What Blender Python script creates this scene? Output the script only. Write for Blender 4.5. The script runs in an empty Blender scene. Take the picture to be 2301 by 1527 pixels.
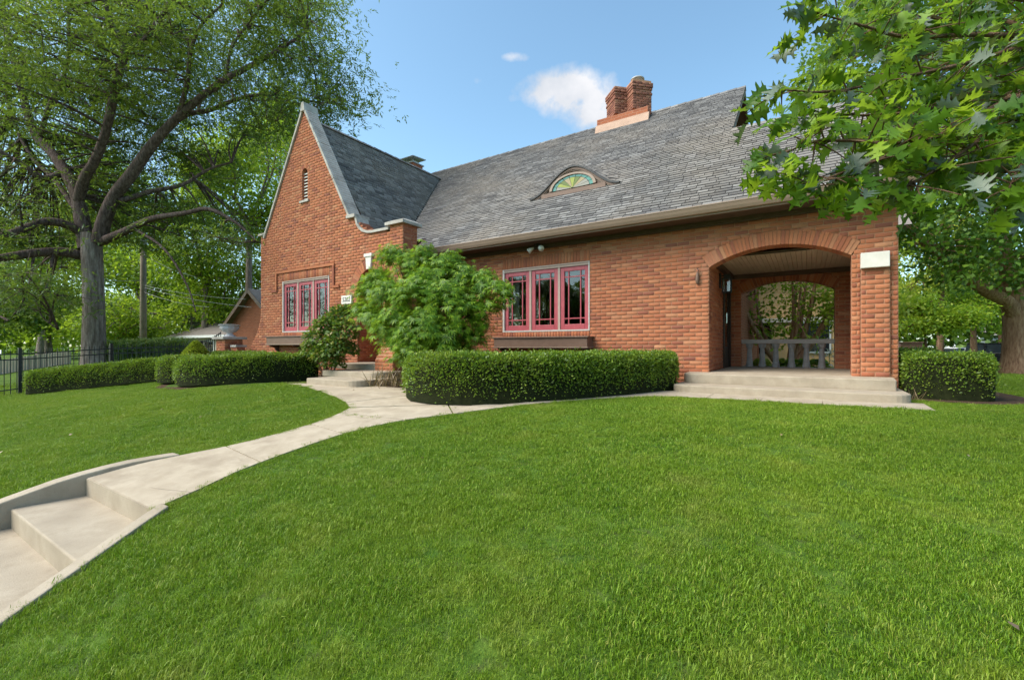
import bpy, math, random
import numpy as np
from mathutils import Vector, Matrix
from math import sin, cos, pi, radians, sqrt, atan2

# ---------------------------------------------------------------- camera, sky, sun, exposure
SC = bpy.context.scene
COL = SC.collection
YAW = 0.575158            # the camera looks 33 degrees to the left of the house's depth axis
FPX, CXP, HYP = 1024.0, 1150.5, 778.0
cam_data = bpy.data.cameras.new('camera')
cam = bpy.data.objects.new('camera', cam_data)
COL.objects.link(cam)
cam_data.sensor_width = 36.0
cam_data.lens = 36.0 * FPX / 2301.0
cam_data.shift_y = (HYP - 763.5) / 2301.0
cam_data.clip_start = 0.05
cam_data.clip_end = 3000.0
cam.location = (0, 0, 0)
cam.rotation_euler = (pi / 2, 0, YAW)
SC.camera = cam

SUN_AZ = radians(222)      # clockwise from the depth axis: light from the front left
SUN_EL = radians(46)
SUN_DIR = Vector((sin(SUN_AZ) * cos(SUN_EL), cos(SUN_AZ) * cos(SUN_EL), sin(SUN_EL)))
sun_data = bpy.data.lights.new('sun', 'SUN')
sun_data.energy = 2.8
sun_data.angle = radians(50)
sun_data.color = (1.0, 0.93, 0.83)
sun = bpy.data.objects.new('sun', sun_data)
COL.objects.link(sun)
sun.rotation_euler = SUN_DIR.to_track_quat('Z', 'Y').to_euler()

world = bpy.data.worlds.new('World')
SC.world = world
world.use_nodes = True
SKY_STRENGTH = 0.142
SC.view_settings.view_transform = 'Standard'
SC.view_settings.look = 'None'
SC.view_settings.gamma = 1.0
SC.view_settings.use_curve_mapping = False
SC.view_settings.exposure = 0.97
SC.cycles.use_denoising = True
SC.cycles.use_adaptive_sampling = True
SC.cycles.adaptive_threshold = 0.02
SC.cycles.max_bounces = 6
SC.cycles.diffuse_bounces = 3
SC.cycles.glossy_bounces = 3
SC.cycles.transmission_bounces = 4
SC.cycles.transparent_max_bounces = 8
SC.cycles.sample_clamp_indirect = 6.0

S_, C_ = sin(YAW), cos(YAW)
def ray(px, py):
    X = (px - CXP) / FPX
    return np.array([C_ * X - S_, S_ * X + C_, (HYP - py) / FPX])
def at(px, py, Z):          # a point seen at a place in the photograph, Z metres in front of the camera
    return ray(px, py) * Z
def onZ(px, py, z):
    r = ray(px, py)
    return r * (z / r[2])
def onY(px, py, y):
    r = ray(px, py)
    return r * (y / r[1])
def camdepth(p):
    return -S_ * p[0] + C_ * p[1]

# ---------------------------------------------------------------- node helpers
class NT:
    def __init__(s, tree):
        s.t = tree
        s.t.nodes.clear()
    def n(s, typ, **kw):
        nd = s.t.nodes.new(typ)
        for k, v in kw.items():
            if k.startswith('i_'):
                nd.inputs[int(k[2:])].default_value = v
            else:
                setattr(nd, k, v)
        return nd
    def l(s, a, b):
        s.t.links.new(a, b)
    def math(s, op, a, b=None, c=None, clamp=False):
        nd = s.t.nodes.new('ShaderNodeMath'); nd.operation = op; nd.use_clamp = clamp
        for i, v in enumerate((a, b, c)):
            if v is None: continue
            if isinstance(v, (int, float)): nd.inputs[i].default_value = v
            else: s.l(v, nd.inputs[i])
        return nd.outputs[0]
    def vmath(s, op, a, b=None):
        nd = s.t.nodes.new('ShaderNodeVectorMath'); nd.operation = op
        for i, v in enumerate((a, b)):
            if v is None: continue
            if isinstance(v, (tuple, list, np.ndarray)): nd.inputs[i].default_value = tuple(float(q) for q in v)
            else: s.l(v, nd.inputs[i])
        return nd.outputs['Value'] if op == 'DOT_PRODUCT' else nd.outputs[0]
    def noise(s, vec, scale, detail=4.0, rough=0.55, out='Fac'):
        nd = s.t.nodes.new('ShaderNodeTexNoise')
        nd.inputs['Scale'].default_value = scale
        nd.inputs['Detail'].default_value = detail
        nd.inputs['Roughness'].default_value = rough
        if vec is not None: s.l(vec, nd.inputs['Vector'])
        return nd.outputs[out]
    def ramp(s, fac, stops, interp='LINEAR'):
        nd = s.t.nodes.new('ShaderNodeValToRGB')
        cr = nd.color_ramp; cr.interpolation = interp
        while len(cr.elements) < len(stops): cr.elements.new(0.5)
        for e, (p, c) in zip(cr.elements, stops):
            e.position = p; e.color = (c[0], c[1], c[2], 1.0) if len(c) == 3 else c
        s.l(fac, nd.inputs[0])
        return nd.outputs['Color']
    def mix(s, fac, a, b, blend='MIX'):
        nd = s.t.nodes.new('ShaderNodeMix'); nd.data_type = 'RGBA'; nd.blend_type = blend
        for i, v in ((0, fac), (6, a), (7, b)):
            if isinstance(v, (int, float)): nd.inputs[i].default_value = v
            elif isinstance(v, (tuple, list)): nd.inputs[i].default_value = (v[0], v[1], v[2], 1.0)
            else: s.l(v, nd.inputs[i])
        return nd.outputs[2]
    def maprange(s, v, a, b, c, d):
        nd = s.t.nodes.new('ShaderNodeMapRange')
        nd.inputs[1].default_value, nd.inputs[2].default_value = a, b
        nd.inputs[3].default_value, nd.inputs[4].default_value = c, d
        s.l(v, nd.inputs[0])
        return nd.outputs[0]
    def bump(s, h, strength, dist):
        nd = s.t.nodes.new('ShaderNodeBump')
        nd.inputs['Strength'].default_value = strength
        nd.inputs['Distance'].default_value = dist
        s.l(h, nd.inputs['Height'])
        return nd.outputs[0]
    def pos(s):
        return s.t.nodes.new('ShaderNodeNewGeometry').outputs['Position']
    def island(s):
        g = s.t.nodes.new('ShaderNodeNewGeometry').outputs['Random Per Island']
        o = s.t.nodes.new('ShaderNodeObjectInfo').outputs['Random']
        return s.math('FRACT', s.math('ADD', g, o))
    def principled(s, color, rough=0.8, normal=None, spec=0.3, metallic=0.0):
        p = s.t.nodes.new('ShaderNodeBsdfPrincipled')
        p.inputs['Roughness'].default_value = rough if isinstance(rough, (int, float)) else 0.8
        if not isinstance(rough, (int, float)): s.l(rough, p.inputs['Roughness'])
        p.inputs['Specular IOR Level'].default_value = spec
        p.inputs['Metallic'].default_value = metallic
        if isinstance(color, (tuple, list)): p.inputs['Base Color'].default_value = (*color[:3], 1)
        else: s.l(color, p.inputs['Base Color'])
        if normal is not None: s.l(normal, p.inputs['Normal'])
        return p.outputs[0]
    def out(s, sh):
        o = s.t.nodes.new('ShaderNodeOutputMaterial'); s.l(sh, o.inputs['Surface'])

MATS = {}
def new_mat(name):
    m = bpy.data.materials.new(name); m.use_nodes = True
    MATS[name] = m
    return NT(m.node_tree)

# ---- sky with one small cumulus cloud and a few wisps
w = NT(world.node_tree)
wtc = w.n('ShaderNodeTexCoord').outputs['Generated']
sky = w.n('ShaderNodeTexSky'); sky.sky_type = 'NISHITA'; sky.sun_disc = False
sky.sun_elevation = SUN_EL; sky.sun_rotation = SUN_AZ
sky.air_density = 1.0; sky.dust_density = 1.5; sky.ozone_density = 0.8; sky.altitude = 200
dens = None
for (px, py, sx, sy, amp) in ((1275, 205, .085, .042, 1.0), (1330, 235, .06, .045, .9), (1235, 212, .06, .03, .8), (1160, 128, .032, .011, .5), (1076, 181, .02, .012, .3), (1165, 222, .03, .014, .35), (1290, 262, .04, .02, .4)):
    c = ray(px, py); c = c / np.linalg.norm(c)
    e1 = np.array([C_, S_, 0.0]); e1 -= c * e1.dot(c); e1 /= np.linalg.norm(e1)
    e2 = np.cross(e1, c); e2 *= np.sign(e2[2])
    a = w.math('DIVIDE', w.vmath('DOT_PRODUCT', wtc, e1), sx)
    b = w.math('DIVIDE', w.vmath('DOT_PRODUCT', wtc, e2), sy)
    front = w.math('GREATER_THAN', w.vmath('DOT_PRODUCT', wtc, c), 0.5)
    r2 = w.math('ADD', w.math('MULTIPLY', a, a), w.math('MULTIPLY', b, b))
    d = w.math('MULTIPLY', w.math('MULTIPLY', w.math('POWER', 2.718, w.math('MULTIPLY', r2, -1.0)), amp), front)
    dens = d if dens is None else w.math('MAXIMUM', dens, d)
nz = w.noise(wtc, 24.0, 8.0, 0.62)
cl = w.math('MULTIPLY', dens, w.math('ADD', w.math('MULTIPLY', nz, 2.1), -0.05))
cl = w.maprange(cl, 0.26, 0.72, 0.0, 0.97)
cloudcol = w.mix(w.maprange(w.noise(wtc, 11.0, 5.0), .35, .65, 0.0, 1.0), (2.6, 2.75, 3.0), (3.5, 3.5, 3.6))
skycol = w.mix(1.0, sky.outputs[0], (.95, 1.13, 1.06), 'MULTIPLY')
bgcol = w.mix(cl, skycol, cloudcol)
bg = w.n('ShaderNodeBackground'); bg.inputs['Strength'].default_value = SKY_STRENGTH
w.l(bgcol, bg.inputs['Color'])
wo = w.n('ShaderNodeOutputWorld'); w.l(bg.outputs[0], wo.inputs['Surface'])

# ---------------------------------------------------------------- materials
def mat_brick(name, stops, mottle=0.35):
    t = new_mat(name)
    p = t.pos()
    base = t.ramp(t.island(), stops)
    n1 = t.noise(p, 3.2, 3.0)
    n2 = t.noise(p, 60.0, 4.0, 0.7)
    c = t.mix(t.maprange(n1, .40, .75, 0, .35), base, (.27, .095, .062))
    c = t.mix(t.math('MULTIPLY', t.maprange(n2, .45, .75, 0, 1), mottle), c, (.12, .05, .035))
    mp = t.n('ShaderNodeMapping'); mp.inputs['Scale'].default_value = (2.2, 2.2, .35); t.l(p, mp.inputs[0])
    st = t.noise(mp.outputs[0], 1.3, 5, .65)
    c = t.mix(t.maprange(st, .58, .76, 0, .55), c, (.15, .058, .042))
    c = t.mix(t.maprange(t.noise(p, .9, 4, .6), .60, .74, 0, .22), c, (.55, .34, .24))
    nb = t.bump(n2, .35, .004)
    t.out(t.principled(c, .88, nb, .2))
BR = [(0.0, (.25, .092, .062)), (.06, (.33, .112, .065)), (.2, (.39, .130, .066)), (.5, (.445, .155, .073)), (.8, (.475, .175, .083)), (.93, (.46, .195, .10)), (1.0, (.52, .24, .125))]
mat_brick('brick', BR)
mat_brick('chimney_brick', [(0, (.15, .065, .05)), (.5, (.27, .11, .075)), (1, (.36, .18, .12))], .4)
t = new_mat('mortar'); p = t.pos()
t.out(t.principled(t.mix(t.noise(p, 40, 4), (.36, .18, .105), (.50, .28, .175)), .95, None, .1))

def brick_tex(name, c1, c2, mort, axes='xz', w_=.225, h_=.075):
    t = new_mat(name)
    p = t.pos()
    sep = t.n('ShaderNodeSeparateXYZ'); t.l(p, sep.inputs[0])
    cmb = t.n('ShaderNodeCombineXYZ')
    sm = t.math('ADD', sep.outputs['X'], sep.outputs['Y'])
    t.l(sm, cmb.inputs[0]); t.l(sep.outputs['Z'], cmb.inputs[1])
    b = t.n('ShaderNodeTexBrick')
    t.l(cmb.outputs[0], b.inputs['Vector'])
    b.inputs['Color1'].default_value = (*c1, 1); b.inputs['Color2'].default_value = (*c2, 1); b.inputs['Mortar'].default_value = (*mort, 1)
    b.inputs['Scale'].default_value = 1.0; b.inputs['Mortar Size'].default_value = .006
    b.inputs['Brick Width'].default_value = w_; b.inputs['Row Height'].default_value = h_
    c = t.mix(t.maprange(t.noise(p, 2.0, 4), .3, .7, 0, .4), b.outputs['Color'], c2)
    t.out(t.principled(c, .9, t.bump(b.outputs['Fac'], -.5, .01), .2))
brick_tex('brick_far', (.42, .14, .07), (.30, .095, .05), (.40, .22, .15))
brick_tex('brick_yellow', (.66, .43, .20), (.54, .33, .14), (.46, .36, .24))

mat_later = None
t = new_mat('shingle_edge_shade'); t.out(t.principled((.030, .030, .034), .95, None, .1))  # shadow line under each course, put into the colour of the lip
t = new_mat('shingle'); p = t.pos()
c = t.ramp(t.island(), [(0, (.11, .104, .103)), (.25, (.16, .151, .147)), (.55, (.20, .190, .184)), (.8, (.24, .228, .22)), (1, (.31, .295, .285))])
c = t.mix(t.maprange(t.noise(p, .5, 3), .40, .66, 0, .55), c, (.33, .275, .22))
gr = t.noise(p, 260, 2, .7)
c = t.mix(t.maprange(gr, .3, .75, 0, .4), c, (.035, .035, .04))
t.out(t.principled(c, .93, t.bump(gr, .3, .003), .15))

def mat_noise(name, c1, c2, scale, rough=.85, bs=.3, bd=.004, spec=.25, c3=None, s3=1.5, m3=.5, fine=120.0, cracks=False):
    t = new_mat(name); p = t.pos()
    c = t.mix(t.maprange(t.noise(p, scale, 5, .6), .3, .7, 0, 1), c1, c2)
    if c3 is not None:
        c = t.mix(t.maprange(t.noise(p, s3, 5, .65), .5, .72, 0, m3), c, c3)
    n2 = t.noise(p, fine, 4, .7)
    if cracks:
        c = t.mix(t.maprange(n2, .55, .8, 0, .45), c, (c2[0] * .35, c2[1] * .33, c2[2] * .30))
        vo = t.n('ShaderNodeTexVoronoi'); vo.feature = 'DISTANCE_TO_EDGE'; vo.inputs['Scale'].default_value = .55
        wv = t.vmath('ADD', p, t.vmath('MULTIPLY', t.noise(p, 1.3, 3, .5, 'Color'), (.22, .22, .22))); t.l(wv, vo.inputs['Vector'])
        ck = t.math('MULTIPLY', t.maprange(vo.outputs['Distance'], .0, .0035, 1, 0), t.maprange(t.noise(p, .7, 2), .50, .60, 0, .6))
        c = t.mix(ck, c, (.07, .055, .04))
    t.out(t.principled(c, rough, t.bump(n2, bs, bd), spec))
mat_noise('concrete', (.345, .28, .205), (.45, .375, .285), 5.0, .9, .35, .004, .2, (.22, .17, .12), 2.2, .6, 160, cracks=True)
mat_noise('concrete_step', (.33, .27, .20), (.435, .365, .28), 6.0, .9, .6, .006, .2, (.18, .14, .10), 3.0, .6, 110, cracks=True)
mat_noise('limestone', (.37, .335, .295), (.50, .46, .41), 7.0, .85, .3, .004, .25, (.17, .15, .13), 2.6, .75, 90)
mat_noise('limestone_clean', (.66, .61, .54), (.76, .71, .64), 9.0, .8, .15, .002)
mat_noise('trim_white', (.46, .42, .385), (.58, .54, .50), 20.0, .6)
mat_noise('trim_tan', (.40, .29, .24), (.46, .34, .28), 14.0, .55)
mat_noise('sash_red', (.36, .062, .078), (.44, .090, .105), 9.0, .45, .1, .001, .4)
mat_noise('brown_paint', (.15, .088, .062), (.19, .112, .078), 6.0, .5, .12, .001, .4)
mat_noise('gutter_brown', (.27, .185, .135), (.31, .215, .16), 4.0, .4, .05, .001, .45)
mat_noise('soffit', (.085, .055, .042), (.12, .078, .06), 5.0, .6)
mat_noise('dark_wood', (.035, .022, .016), (.06, .036, .024), 12.0, .5)
mat_noise('board_tan', (.42, .32, .23), (.52, .41, .305), 3.0, .55, .1, .001)
mat_noise('iron', (.012, .012, .014), (.022, .022, .024), 30.0, .45, .1, .001, .5)
mat_noise('grey_paint', (.32, .305, .30), (.42, .40, .395), 12.0, .55)
mat_noise('rail_paint', (.42, .385, .365), (.50, .46, .44), 12.0, .55)
mat_noise('flashing', (.37, .235, .17), (.46, .30, .22), 3.0, .6)
mat_noise('galvanised', (.34, .34, .34), (.45, .45, .45), 30.0, .4, .1, .001, .5)
mat_noise('white_paint', (.68, .68, .68), (.78, .78, .78), 8.0, .5)
mat_noise('dirt', (.045, .028, .018), (.10, .062, .038), 9.0, .95, .8, .02, .1, (.16, .10, .06), 14, .6, 40)
mat_noise('asphalt', (.05, .05, .052), (.075, .075, .077), 3.0, .9)
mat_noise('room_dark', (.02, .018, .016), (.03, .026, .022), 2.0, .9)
mat_noise('curtain', (.46, .43, .38), (.58, .55, .5), 3.0, .9)
mat_noise('urn_stone', (.40, .39, .40), (.55, .54, .55), 14.0, .8, .3, .004)
mat_noise('pole_wood', (.22, .17, .13), (.32, .26, .20), 5.0, .9)
mat_noise('siding_white', (.62, .64, .66), (.72, .74, .76), 2.0, .7)
mat_noise('terracotta_block', (.34, .16, .11), (.42, .22, .16), 5.0, .85)
mat_noise('far_roof', (.20, .17, .155), (.28, .24, .22), 3.0, .95)
mat_noise('stucco', (.50, .44, .36), (.60, .53, .44), 1.5, .9)

def mat_bark(name, c1, c2, c3):
    t = new_mat(name)
    tc = t.n('ShaderNodeTexCoord').outputs['Object']
    mp = t.n('ShaderNodeMapping'); mp.inputs['Scale'].default_value = (9, 9, 1.6); t.l(tc, mp.inputs[0])
    n1 = t.noise(mp.outputs[0], 1.6, 6, .7)
    n2 = t.noise(tc, 1.1, 4)
    c = t.ramp(n1, [(.32, c1), (.5, c2), (.68, c3)])
    c = t.mix(t.maprange(n2, .4, .7, 0, .4), c, c1)
    t.out(t.principled(c, .95, t.bump(n1, .9, .05), .1))
mat_bark('bark_grey', (.11, .080, .066), (.27, .215, .185), (.43, .365, .325))
mat_bark('bark_limb_shade', (.045, .030, .026), (.125, .088, .075), (.235, .175, .155))  # same bark as the trunk, with the crown's shade put into its colour
mat_bark('bark_brown', (.07, .04, .025), (.18, .105, .065), (.31, .20, .13))
mat_bark('bark_warm', (.17, .085, .05), (.40, .22, .13), (.55, .34, .21))

def mat_leaf(name, stops, trans=.35, rough=.45, spec=.35, patch=None):
    t = new_mat(name); p = t.pos()
    c = t.ramp(t.island(), stops)
    if patch:
        sc, col, amt = patch
        c = t.mix(t.maprange(t.noise(p, sc, 3), .45, .7, 0, amt), c, col)
    pr = t.principled(c, rough, None, spec)
    tr = t.n('ShaderNodeBsdfTranslucent')
    c2 = t.mix(.45, c, (.34, .46, .03), 'MIX')
    t.l(c2, tr.inputs['Color'])
    ms = t.n('ShaderNodeMixShader'); ms.inputs[0].default_value = trans
    t.l(pr, ms.inputs[1]); t.l(tr.outputs[0], ms.inputs[2])
    t.out(ms.outputs[0])
mat_leaf('leaf_locust', [(0, (.022, .058, .020)), (.5, (.056, .122, .034)), (.85, (.12, .205, .042)), (1, (.20, .25, .06))], .42, patch=(.3, (.15, .25, .035), .6))
mat_leaf('leaf_bright', [(0, (.09, .18, .014)), (.5, (.24, .39, .022)), (1, (.46, .55, .04))], .55, patch=(.5, (.08, .19, .02), .55))
mat_leaf('leaf_deep', [(0, (.028, .080, .016)), (.5, (.075, .175, .025)), (1, (.17, .29, .035))], .46, patch=(.6, (.22, .33, .028), .6))
mat_leaf('leaf_yellow', [(0, (.15, .22, .02)), (.5, (.34, .41, .035)), (1, (.55, .56, .08))], .5)
mat_leaf('leaf_maple', [(0, (.05, .13, .010)), (.5, (.135, .285, .014)), (1, (.36, .50, .03))], .45, patch=(1.6, (.035, .115, .016), .5))
mat_leaf('leaf_box', [(0, (.040, .085, .012)), (.4, (.105, .20, .018)), (.8, (.20, .32, .024)), (1, (.34, .42, .05))], .35, .4, .4, patch=(1.3, (.22, .27, .03), .45))
mat_leaf('leaf_shrub', [(0, (.028, .075, .012)), (.5, (.080, .165, .020)), (.85, (.17, .26, .03)), (1, (.30, .20, .06))], .32, .4, .4)
mat_leaf('leaf_oak', [(0, (.038, .10, .010)), (.4, (.10, .215, .014)), (.75, (.21, .36, .018)), (1, (.36, .50, .03))], .5, .42, .35)
mat_leaf('leaf_oak_grey_sheen', [(0, (.06, .09, .06)), (.6, (.12, .155, .11)), (1, (.19, .22, .17))], .25, .45, .5)  # grey undersides, and the sky's reflection on glossy leaves painted into the colour
mat_leaf('leaf_reed', [(0, (.08, .15, .03)), (.6, (.20, .29, .08)), (1, (.40, .45, .22))], .4)
mat_leaf('petal', [(0, (.7, .68, .62)), (1, (.82, .8, .76))], .3)
mat_leaf('dry_twig', [(0, (.16, .10, .05)), (1, (.32, .23, .13))], .1)

t = new_mat('grass'); p = t.pos()
isl = t.island()
c = t.ramp(isl, [(0, (.068, .148, .008)), (.5, (.155, .280, .013)), (.9, (.24, .360, .022)), (1, (.42, .43, .09))])
big = t.noise(p, .55, 3, .6); mid = t.noise(p, 2.6, 3, .6)
c = t.mix(t.maprange(big, .38, .68, 0, .65), c, (.235, .325, .022))
c = t.mix(t.maprange(mid, .50, .75, 0, .5), c, (.33, .375, .05))
c = t.mix(t.maprange(t.noise(p, 7.0, 2), .60, .78, 0, .55), c, (.055, .14, .010))
c = t.mix(t.maprange(t.noise(p, 1.1, 4, .7), .60, .76, 0, .45), c, (.36, .34, .10))
pr = t.principled(c, .5, None, .3)
tr = t.n('ShaderNodeBsdfTranslucent'); t.l(c, tr.inputs['Color'])
ms = t.n('ShaderNodeMixShader'); ms.inputs[0].default_value = .35
t.l(pr, ms.inputs[1]); t.l(tr.outputs[0], ms.inputs[2]); t.out(ms.outputs[0])
t = new_mat('ground'); p = t.pos()
c = t.mix(t.maprange(t.noise(p, 2.6, 5), .35, .65, 0, 1), (.05, .105, .014), (.105, .165, .022))
c = t.mix(t.maprange(t.noise(p, 14, 4), .5, .7, 0, .5), c, (.07, .06, .03))
t.out(t.principled(c, .95, t.bump(t.noise(p, 60, 4), .8, .02), .1))

def mat_glass(name, tint=.72, rough=.02):
    t = new_mat(name)
    fr = t.n('ShaderNodeFresnel'); fr.inputs['IOR'].default_value = 1.6
    p = t.pos()
    nb = t.bump(t.noise(p, 1.6, 2), .10, .05)
    g = t.n('ShaderNodeBsdfGlossy'); g.inputs['Roughness'].default_value = rough
    g.inputs['Color'].default_value = (.9, .92, .95, 1); t.l(nb, g.inputs['Normal'])
    tr = t.n('ShaderNodeBsdfTransparent'); tr.inputs['Color'].default_value = (tint, tint, tint, 1)
    ms = t.n('ShaderNodeMixShader'); t.l(t.math('ADD', fr.outputs[0], .05, clamp=True), ms.inputs[0])
    t.l(tr.outputs[0], ms.inputs[1]); t.l(g.outputs[0], ms.inputs[2]); t.out(ms.outputs[0])
mat_glass('glass')
def mat_plain(name, col, rough=.5, spec=.5, metallic=0.0):
    t = new_mat(name); t.out(t.principled(col, rough, None, spec, metallic))
mat_plain('car_black', (.012, .013, .016), .12, .6)
mat_plain('car_white', (.75, .76, .78), .2, .6)
mat_plain('car_red', (.25, .04, .03), .2, .6)
mat_plain('car_glass', (.02, .025, .03), .05, .7)
mat_plain('tyre', (.015, .015, .016), .8, .2)
mat_plain('chrome', (.6, .6, .62), .2, .5, 1.0)
mat_plain('ink', (.03, .03, .032), .7, .2)
mat_plain('lamp_lens', (.72, .70, .66), .3, .5)
for nm, col in (('stain_green', (.10, .27, .22)), ('stain_lime', (.30, .32, .04)), ('stain_amber', (.36, .27, .13)), ('stain_pale', (.30, .27, .22)), ('stain_olive', (.13, .16, .02))):
    mat_plain(nm, col, .15, .6)
mat_plain('lead', (.03, .03, .032), .5, .4)
# ---------------------------------------------------------------- mesh helpers
def tag(o, label=None, cat=None, group=None, kind=None):
    if label: o['label'] = label
    if cat: o['category'] = cat
    if group: o['group'] = group
    if kind: o['kind'] = kind
    return o
ROOT = {}
def put(o, parent=None):
    COL.objects.link(o)
    if parent is not None:
        o.parent = parent
        if parent.name in ROOT:
            o.matrix_parent_inverse = Matrix.Translation(-ROOT[parent.name])
    return o
def thing(name, loc, label, cat, group=None, kind=None):
    o = bpy.data.objects.new(name, None)
    o.empty_display_size = .2
    o.location = Vector([float(v) for v in loc])
    COL.objects.link(o)
    ROOT[o.name] = Vector([float(v) for v in loc])
    return tag(o, label, cat, group, kind)
def np_mesh(name, V, F, mat, smooth=False, mat2=None, idx2=None):
    """V (n,3); F a list of arrays, each (m,k) of faces with k corners"""
    me = bpy.data.meshes.new(name)
    V = np.asarray(V, dtype=np.float32)
    if not isinstance(F, list): F = [F]
    F = [np.asarray(f, dtype=np.int32) for f in F if len(f)]
    nl = sum(f.size for f in F); nf = sum(len(f) for f in F)
    me.vertices.add(len(V)); me.vertices.foreach_set('co', V.ravel())
    me.loops.add(nl); me.polygons.add(nf)
    me.loops.foreach_set('vertex_index', np.concatenate([f.ravel() for f in F]))
    tot = np.concatenate([np.full(len(f), f.shape[1], dtype=np.int32) for f in F])
    me.polygons.foreach_set('loop_start', np.concatenate([[0], np.cumsum(tot)[:-1]]).astype(np.int32))
    me.polygons.foreach_set('loop_total', tot)
    if smooth: me.polygons.foreach_set('use_smooth', np.ones(nf, dtype=bool))
    me.materials.append(MATS[mat])
    if mat2:
        me.materials.append(MATS[mat2]); me.polygons.foreach_set('material_index', np.asarray(idx2, dtype=np.int32))
    me.update(calc_edges=True); me.validate()
    return me
def np_obj(name, V, F, mat, parent=None, smooth=False, mat2=None, idx2=None):
    return put(bpy.data.objects.new(name, np_mesh(name, V, F, mat, smooth, mat2, idx2)), parent)

class MB:
    def __init__(s): s.v = []; s.f = []
    def add(s, vs, fs):
        b = len(s.v)
        s.v += [tuple(float(q) for q in v) for v in vs]
        s.f += [tuple(i + b for i in f) for f in fs]
        return s
    def box(s, x0, x1, y0, y1, z0, z1):
        return s.add([(x0, y0, z0), (x1, y0, z0), (x1, y1, z0), (x0, y1, z0), (x0, y0, z1), (x1, y0, z1), (x1, y1, z1), (x0, y1, z1)],
                     [(0, 3, 2, 1), (4, 5, 6, 7), (0, 1, 5, 4), (1, 2, 6, 5), (2, 3, 7, 6), (3, 0, 4, 7)])
    def bar(s, p, q, w, h, up=(0, 0, 1)):
        p, q, up = Vector(p), Vector(q), Vector(up)
        d = (q - p).normalized()
        r = d.cross(up).normalized() * (w / 2); u = r.cross(d).normalized() * (h / 2)
        vs = [p - r - u, p + r - u, p + r + u, p - r + u, q - r - u, q + r - u, q + r + u, q - r + u]
        return s.add(vs, [(0, 3, 2, 1), (4, 5, 6, 7), (0, 1, 5, 4), (1, 2, 6, 5), (2, 3, 7, 6), (3, 0, 4, 7)])
    def prism(s, poly, d):
        """closed polygon of 3-D points, extruded by vector d"""
        n = len(poly); d = Vector(d)
        vs = [Vector(p) for p in poly] + [Vector(p) + d for p in poly]
        return s.add(vs, [tuple(range(n))[::-1], tuple(range(n, 2 * n))] + [(i, (i + 1) % n, n + (i + 1) % n, n + i) for i in range(n)])
    def tube(s, pts, rad, k=8, cap=True):
        pts = [Vector(p) for p in pts]; n = len(pts)
        if isinstance(rad, (int, float)): rad = [rad] * n
        vs = []; ref = None
        for i, p in enumerate(pts):
            d = (pts[min(i + 1, n - 1)] - pts[max(i - 1, 0)]).normalized()
            if ref is None: ref = Vector((1, 0, 0)) if abs(d.x) < .8 else Vector((0, 1, 0))
            a = (ref - d * ref.dot(d)).normalized(); ref = a; b = d.cross(a)
            for j in range(k):
                t = 2 * pi * j / k
                vs.append(p + (a * cos(t) + b * sin(t)) * rad[i])
        fs = [(i * k + j, i * k + (j + 1) % k, (i + 1) * k + (j + 1) % k, (i + 1) * k + j) for i in range(n - 1) for j in range(k)]
        if cap: fs += [tuple(range(k))[::-1], tuple(range((n - 1) * k, n * k))]
        return s.add(vs, fs)
    def lathe(s, c, prof, k=16):
        c = Vector(c); vs = []
        for (r, z) in prof:
            for j in range(k):
                t = 2 * pi * j / k
                vs.append(c + Vector((r * cos(t), r * sin(t), z)))
        n = len(prof)
        fs = [(i * k + j, i * k + (j + 1) % k, (i + 1) * k + (j + 1) % k, (i + 1) * k + j) for i in range(n - 1) for j in range(k)]
        fs += [tuple(range(k))[::-1], tuple(range((n - 1) * k, n * k))]
        return s.add(vs, fs)
    def build(s, name, mat, parent=None, smooth=False, bevel=0):
        me = bpy.data.meshes.new(name)
        me.from_pydata(s.v, [], s.f)
        if smooth: me.polygons.foreach_set('use_smooth', np.ones(len(s.f), dtype=bool))
        me.materials.append(MATS[mat]); me.update()
        o = put(bpy.data.objects.new(name, me), parent)
        if bevel:
            m = o.modifiers.new('bevel', 'BEVEL'); m.width = bevel; m.segments = 2; m.limit_method = 'ANGLE'; m.angle_limit = radians(40)
        return o
def sm(t):
    t = min(1.0, max(0.0, t)); return t * t * (3 - 2 * t)

# ---------------------------------------------------------------- ground
GH = -0.765                                            # ground beside the house, below the camera's eye
STAIR = [(-5.46, 1.36), (-3.99, 1.36), (-3.50, 0.45), (-3.1, -.35), (-5.75, -.35), (-5.58, .45)]
def inpoly(x, y, poly):
    c = False; n = len(poly)
    for i in range(n):
        (x0, y0), (x1, y1) = poly[i], poly[(i + 1) % n]
        if (y0 > y) != (y1 > y) and x < (x1 - x0) * (y - y0) / (y1 - y0) + x0: c = not c
    return c
def g(x, y):
    z = GH
    if y < 5.0:
        z -= .425 * min(1.0, (5.0 - y) / 3.6) ** 1.15
    if y < 1.4:
        z -= .27 * min(1.4 - y, 1.75)
    if x < -10: z -= .042 * min(8.0, -10 - x) * sm((7.5 - y) / 3.5)
    if y > 14 and x > 1.5: z -= .030 * min(y - 14, 26) * sm((x - 1.5) / 4)
    if y > 20 and x < -14: z += .01 * min(y - 20, 30)
    return z
xs = np.unique(np.round(np.concatenate([[-900, -400, -200, -120, -80, -60, -45, -35, -30], np.arange(-26, -6, .5), np.arange(-6, -2.9, .08), np.arange(-2.9, 14, .4), [16, 20, 25, 32, 40, 55, 80, 120, 200, 400, 900]]), 3))
ys = np.unique(np.round(np.concatenate([[-900, -400, -200, -100, -50, -25, -12, -6, -3], np.arange(-2, -.5, .25), np.arange(-.5, 1.6, .08), np.arange(1.6, 10, .25), np.arange(10, 30, 1.0), [32, 36, 40, 45, 52, 60, 80, 120, 200, 400, 900]]), 3))
GV = []
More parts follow.
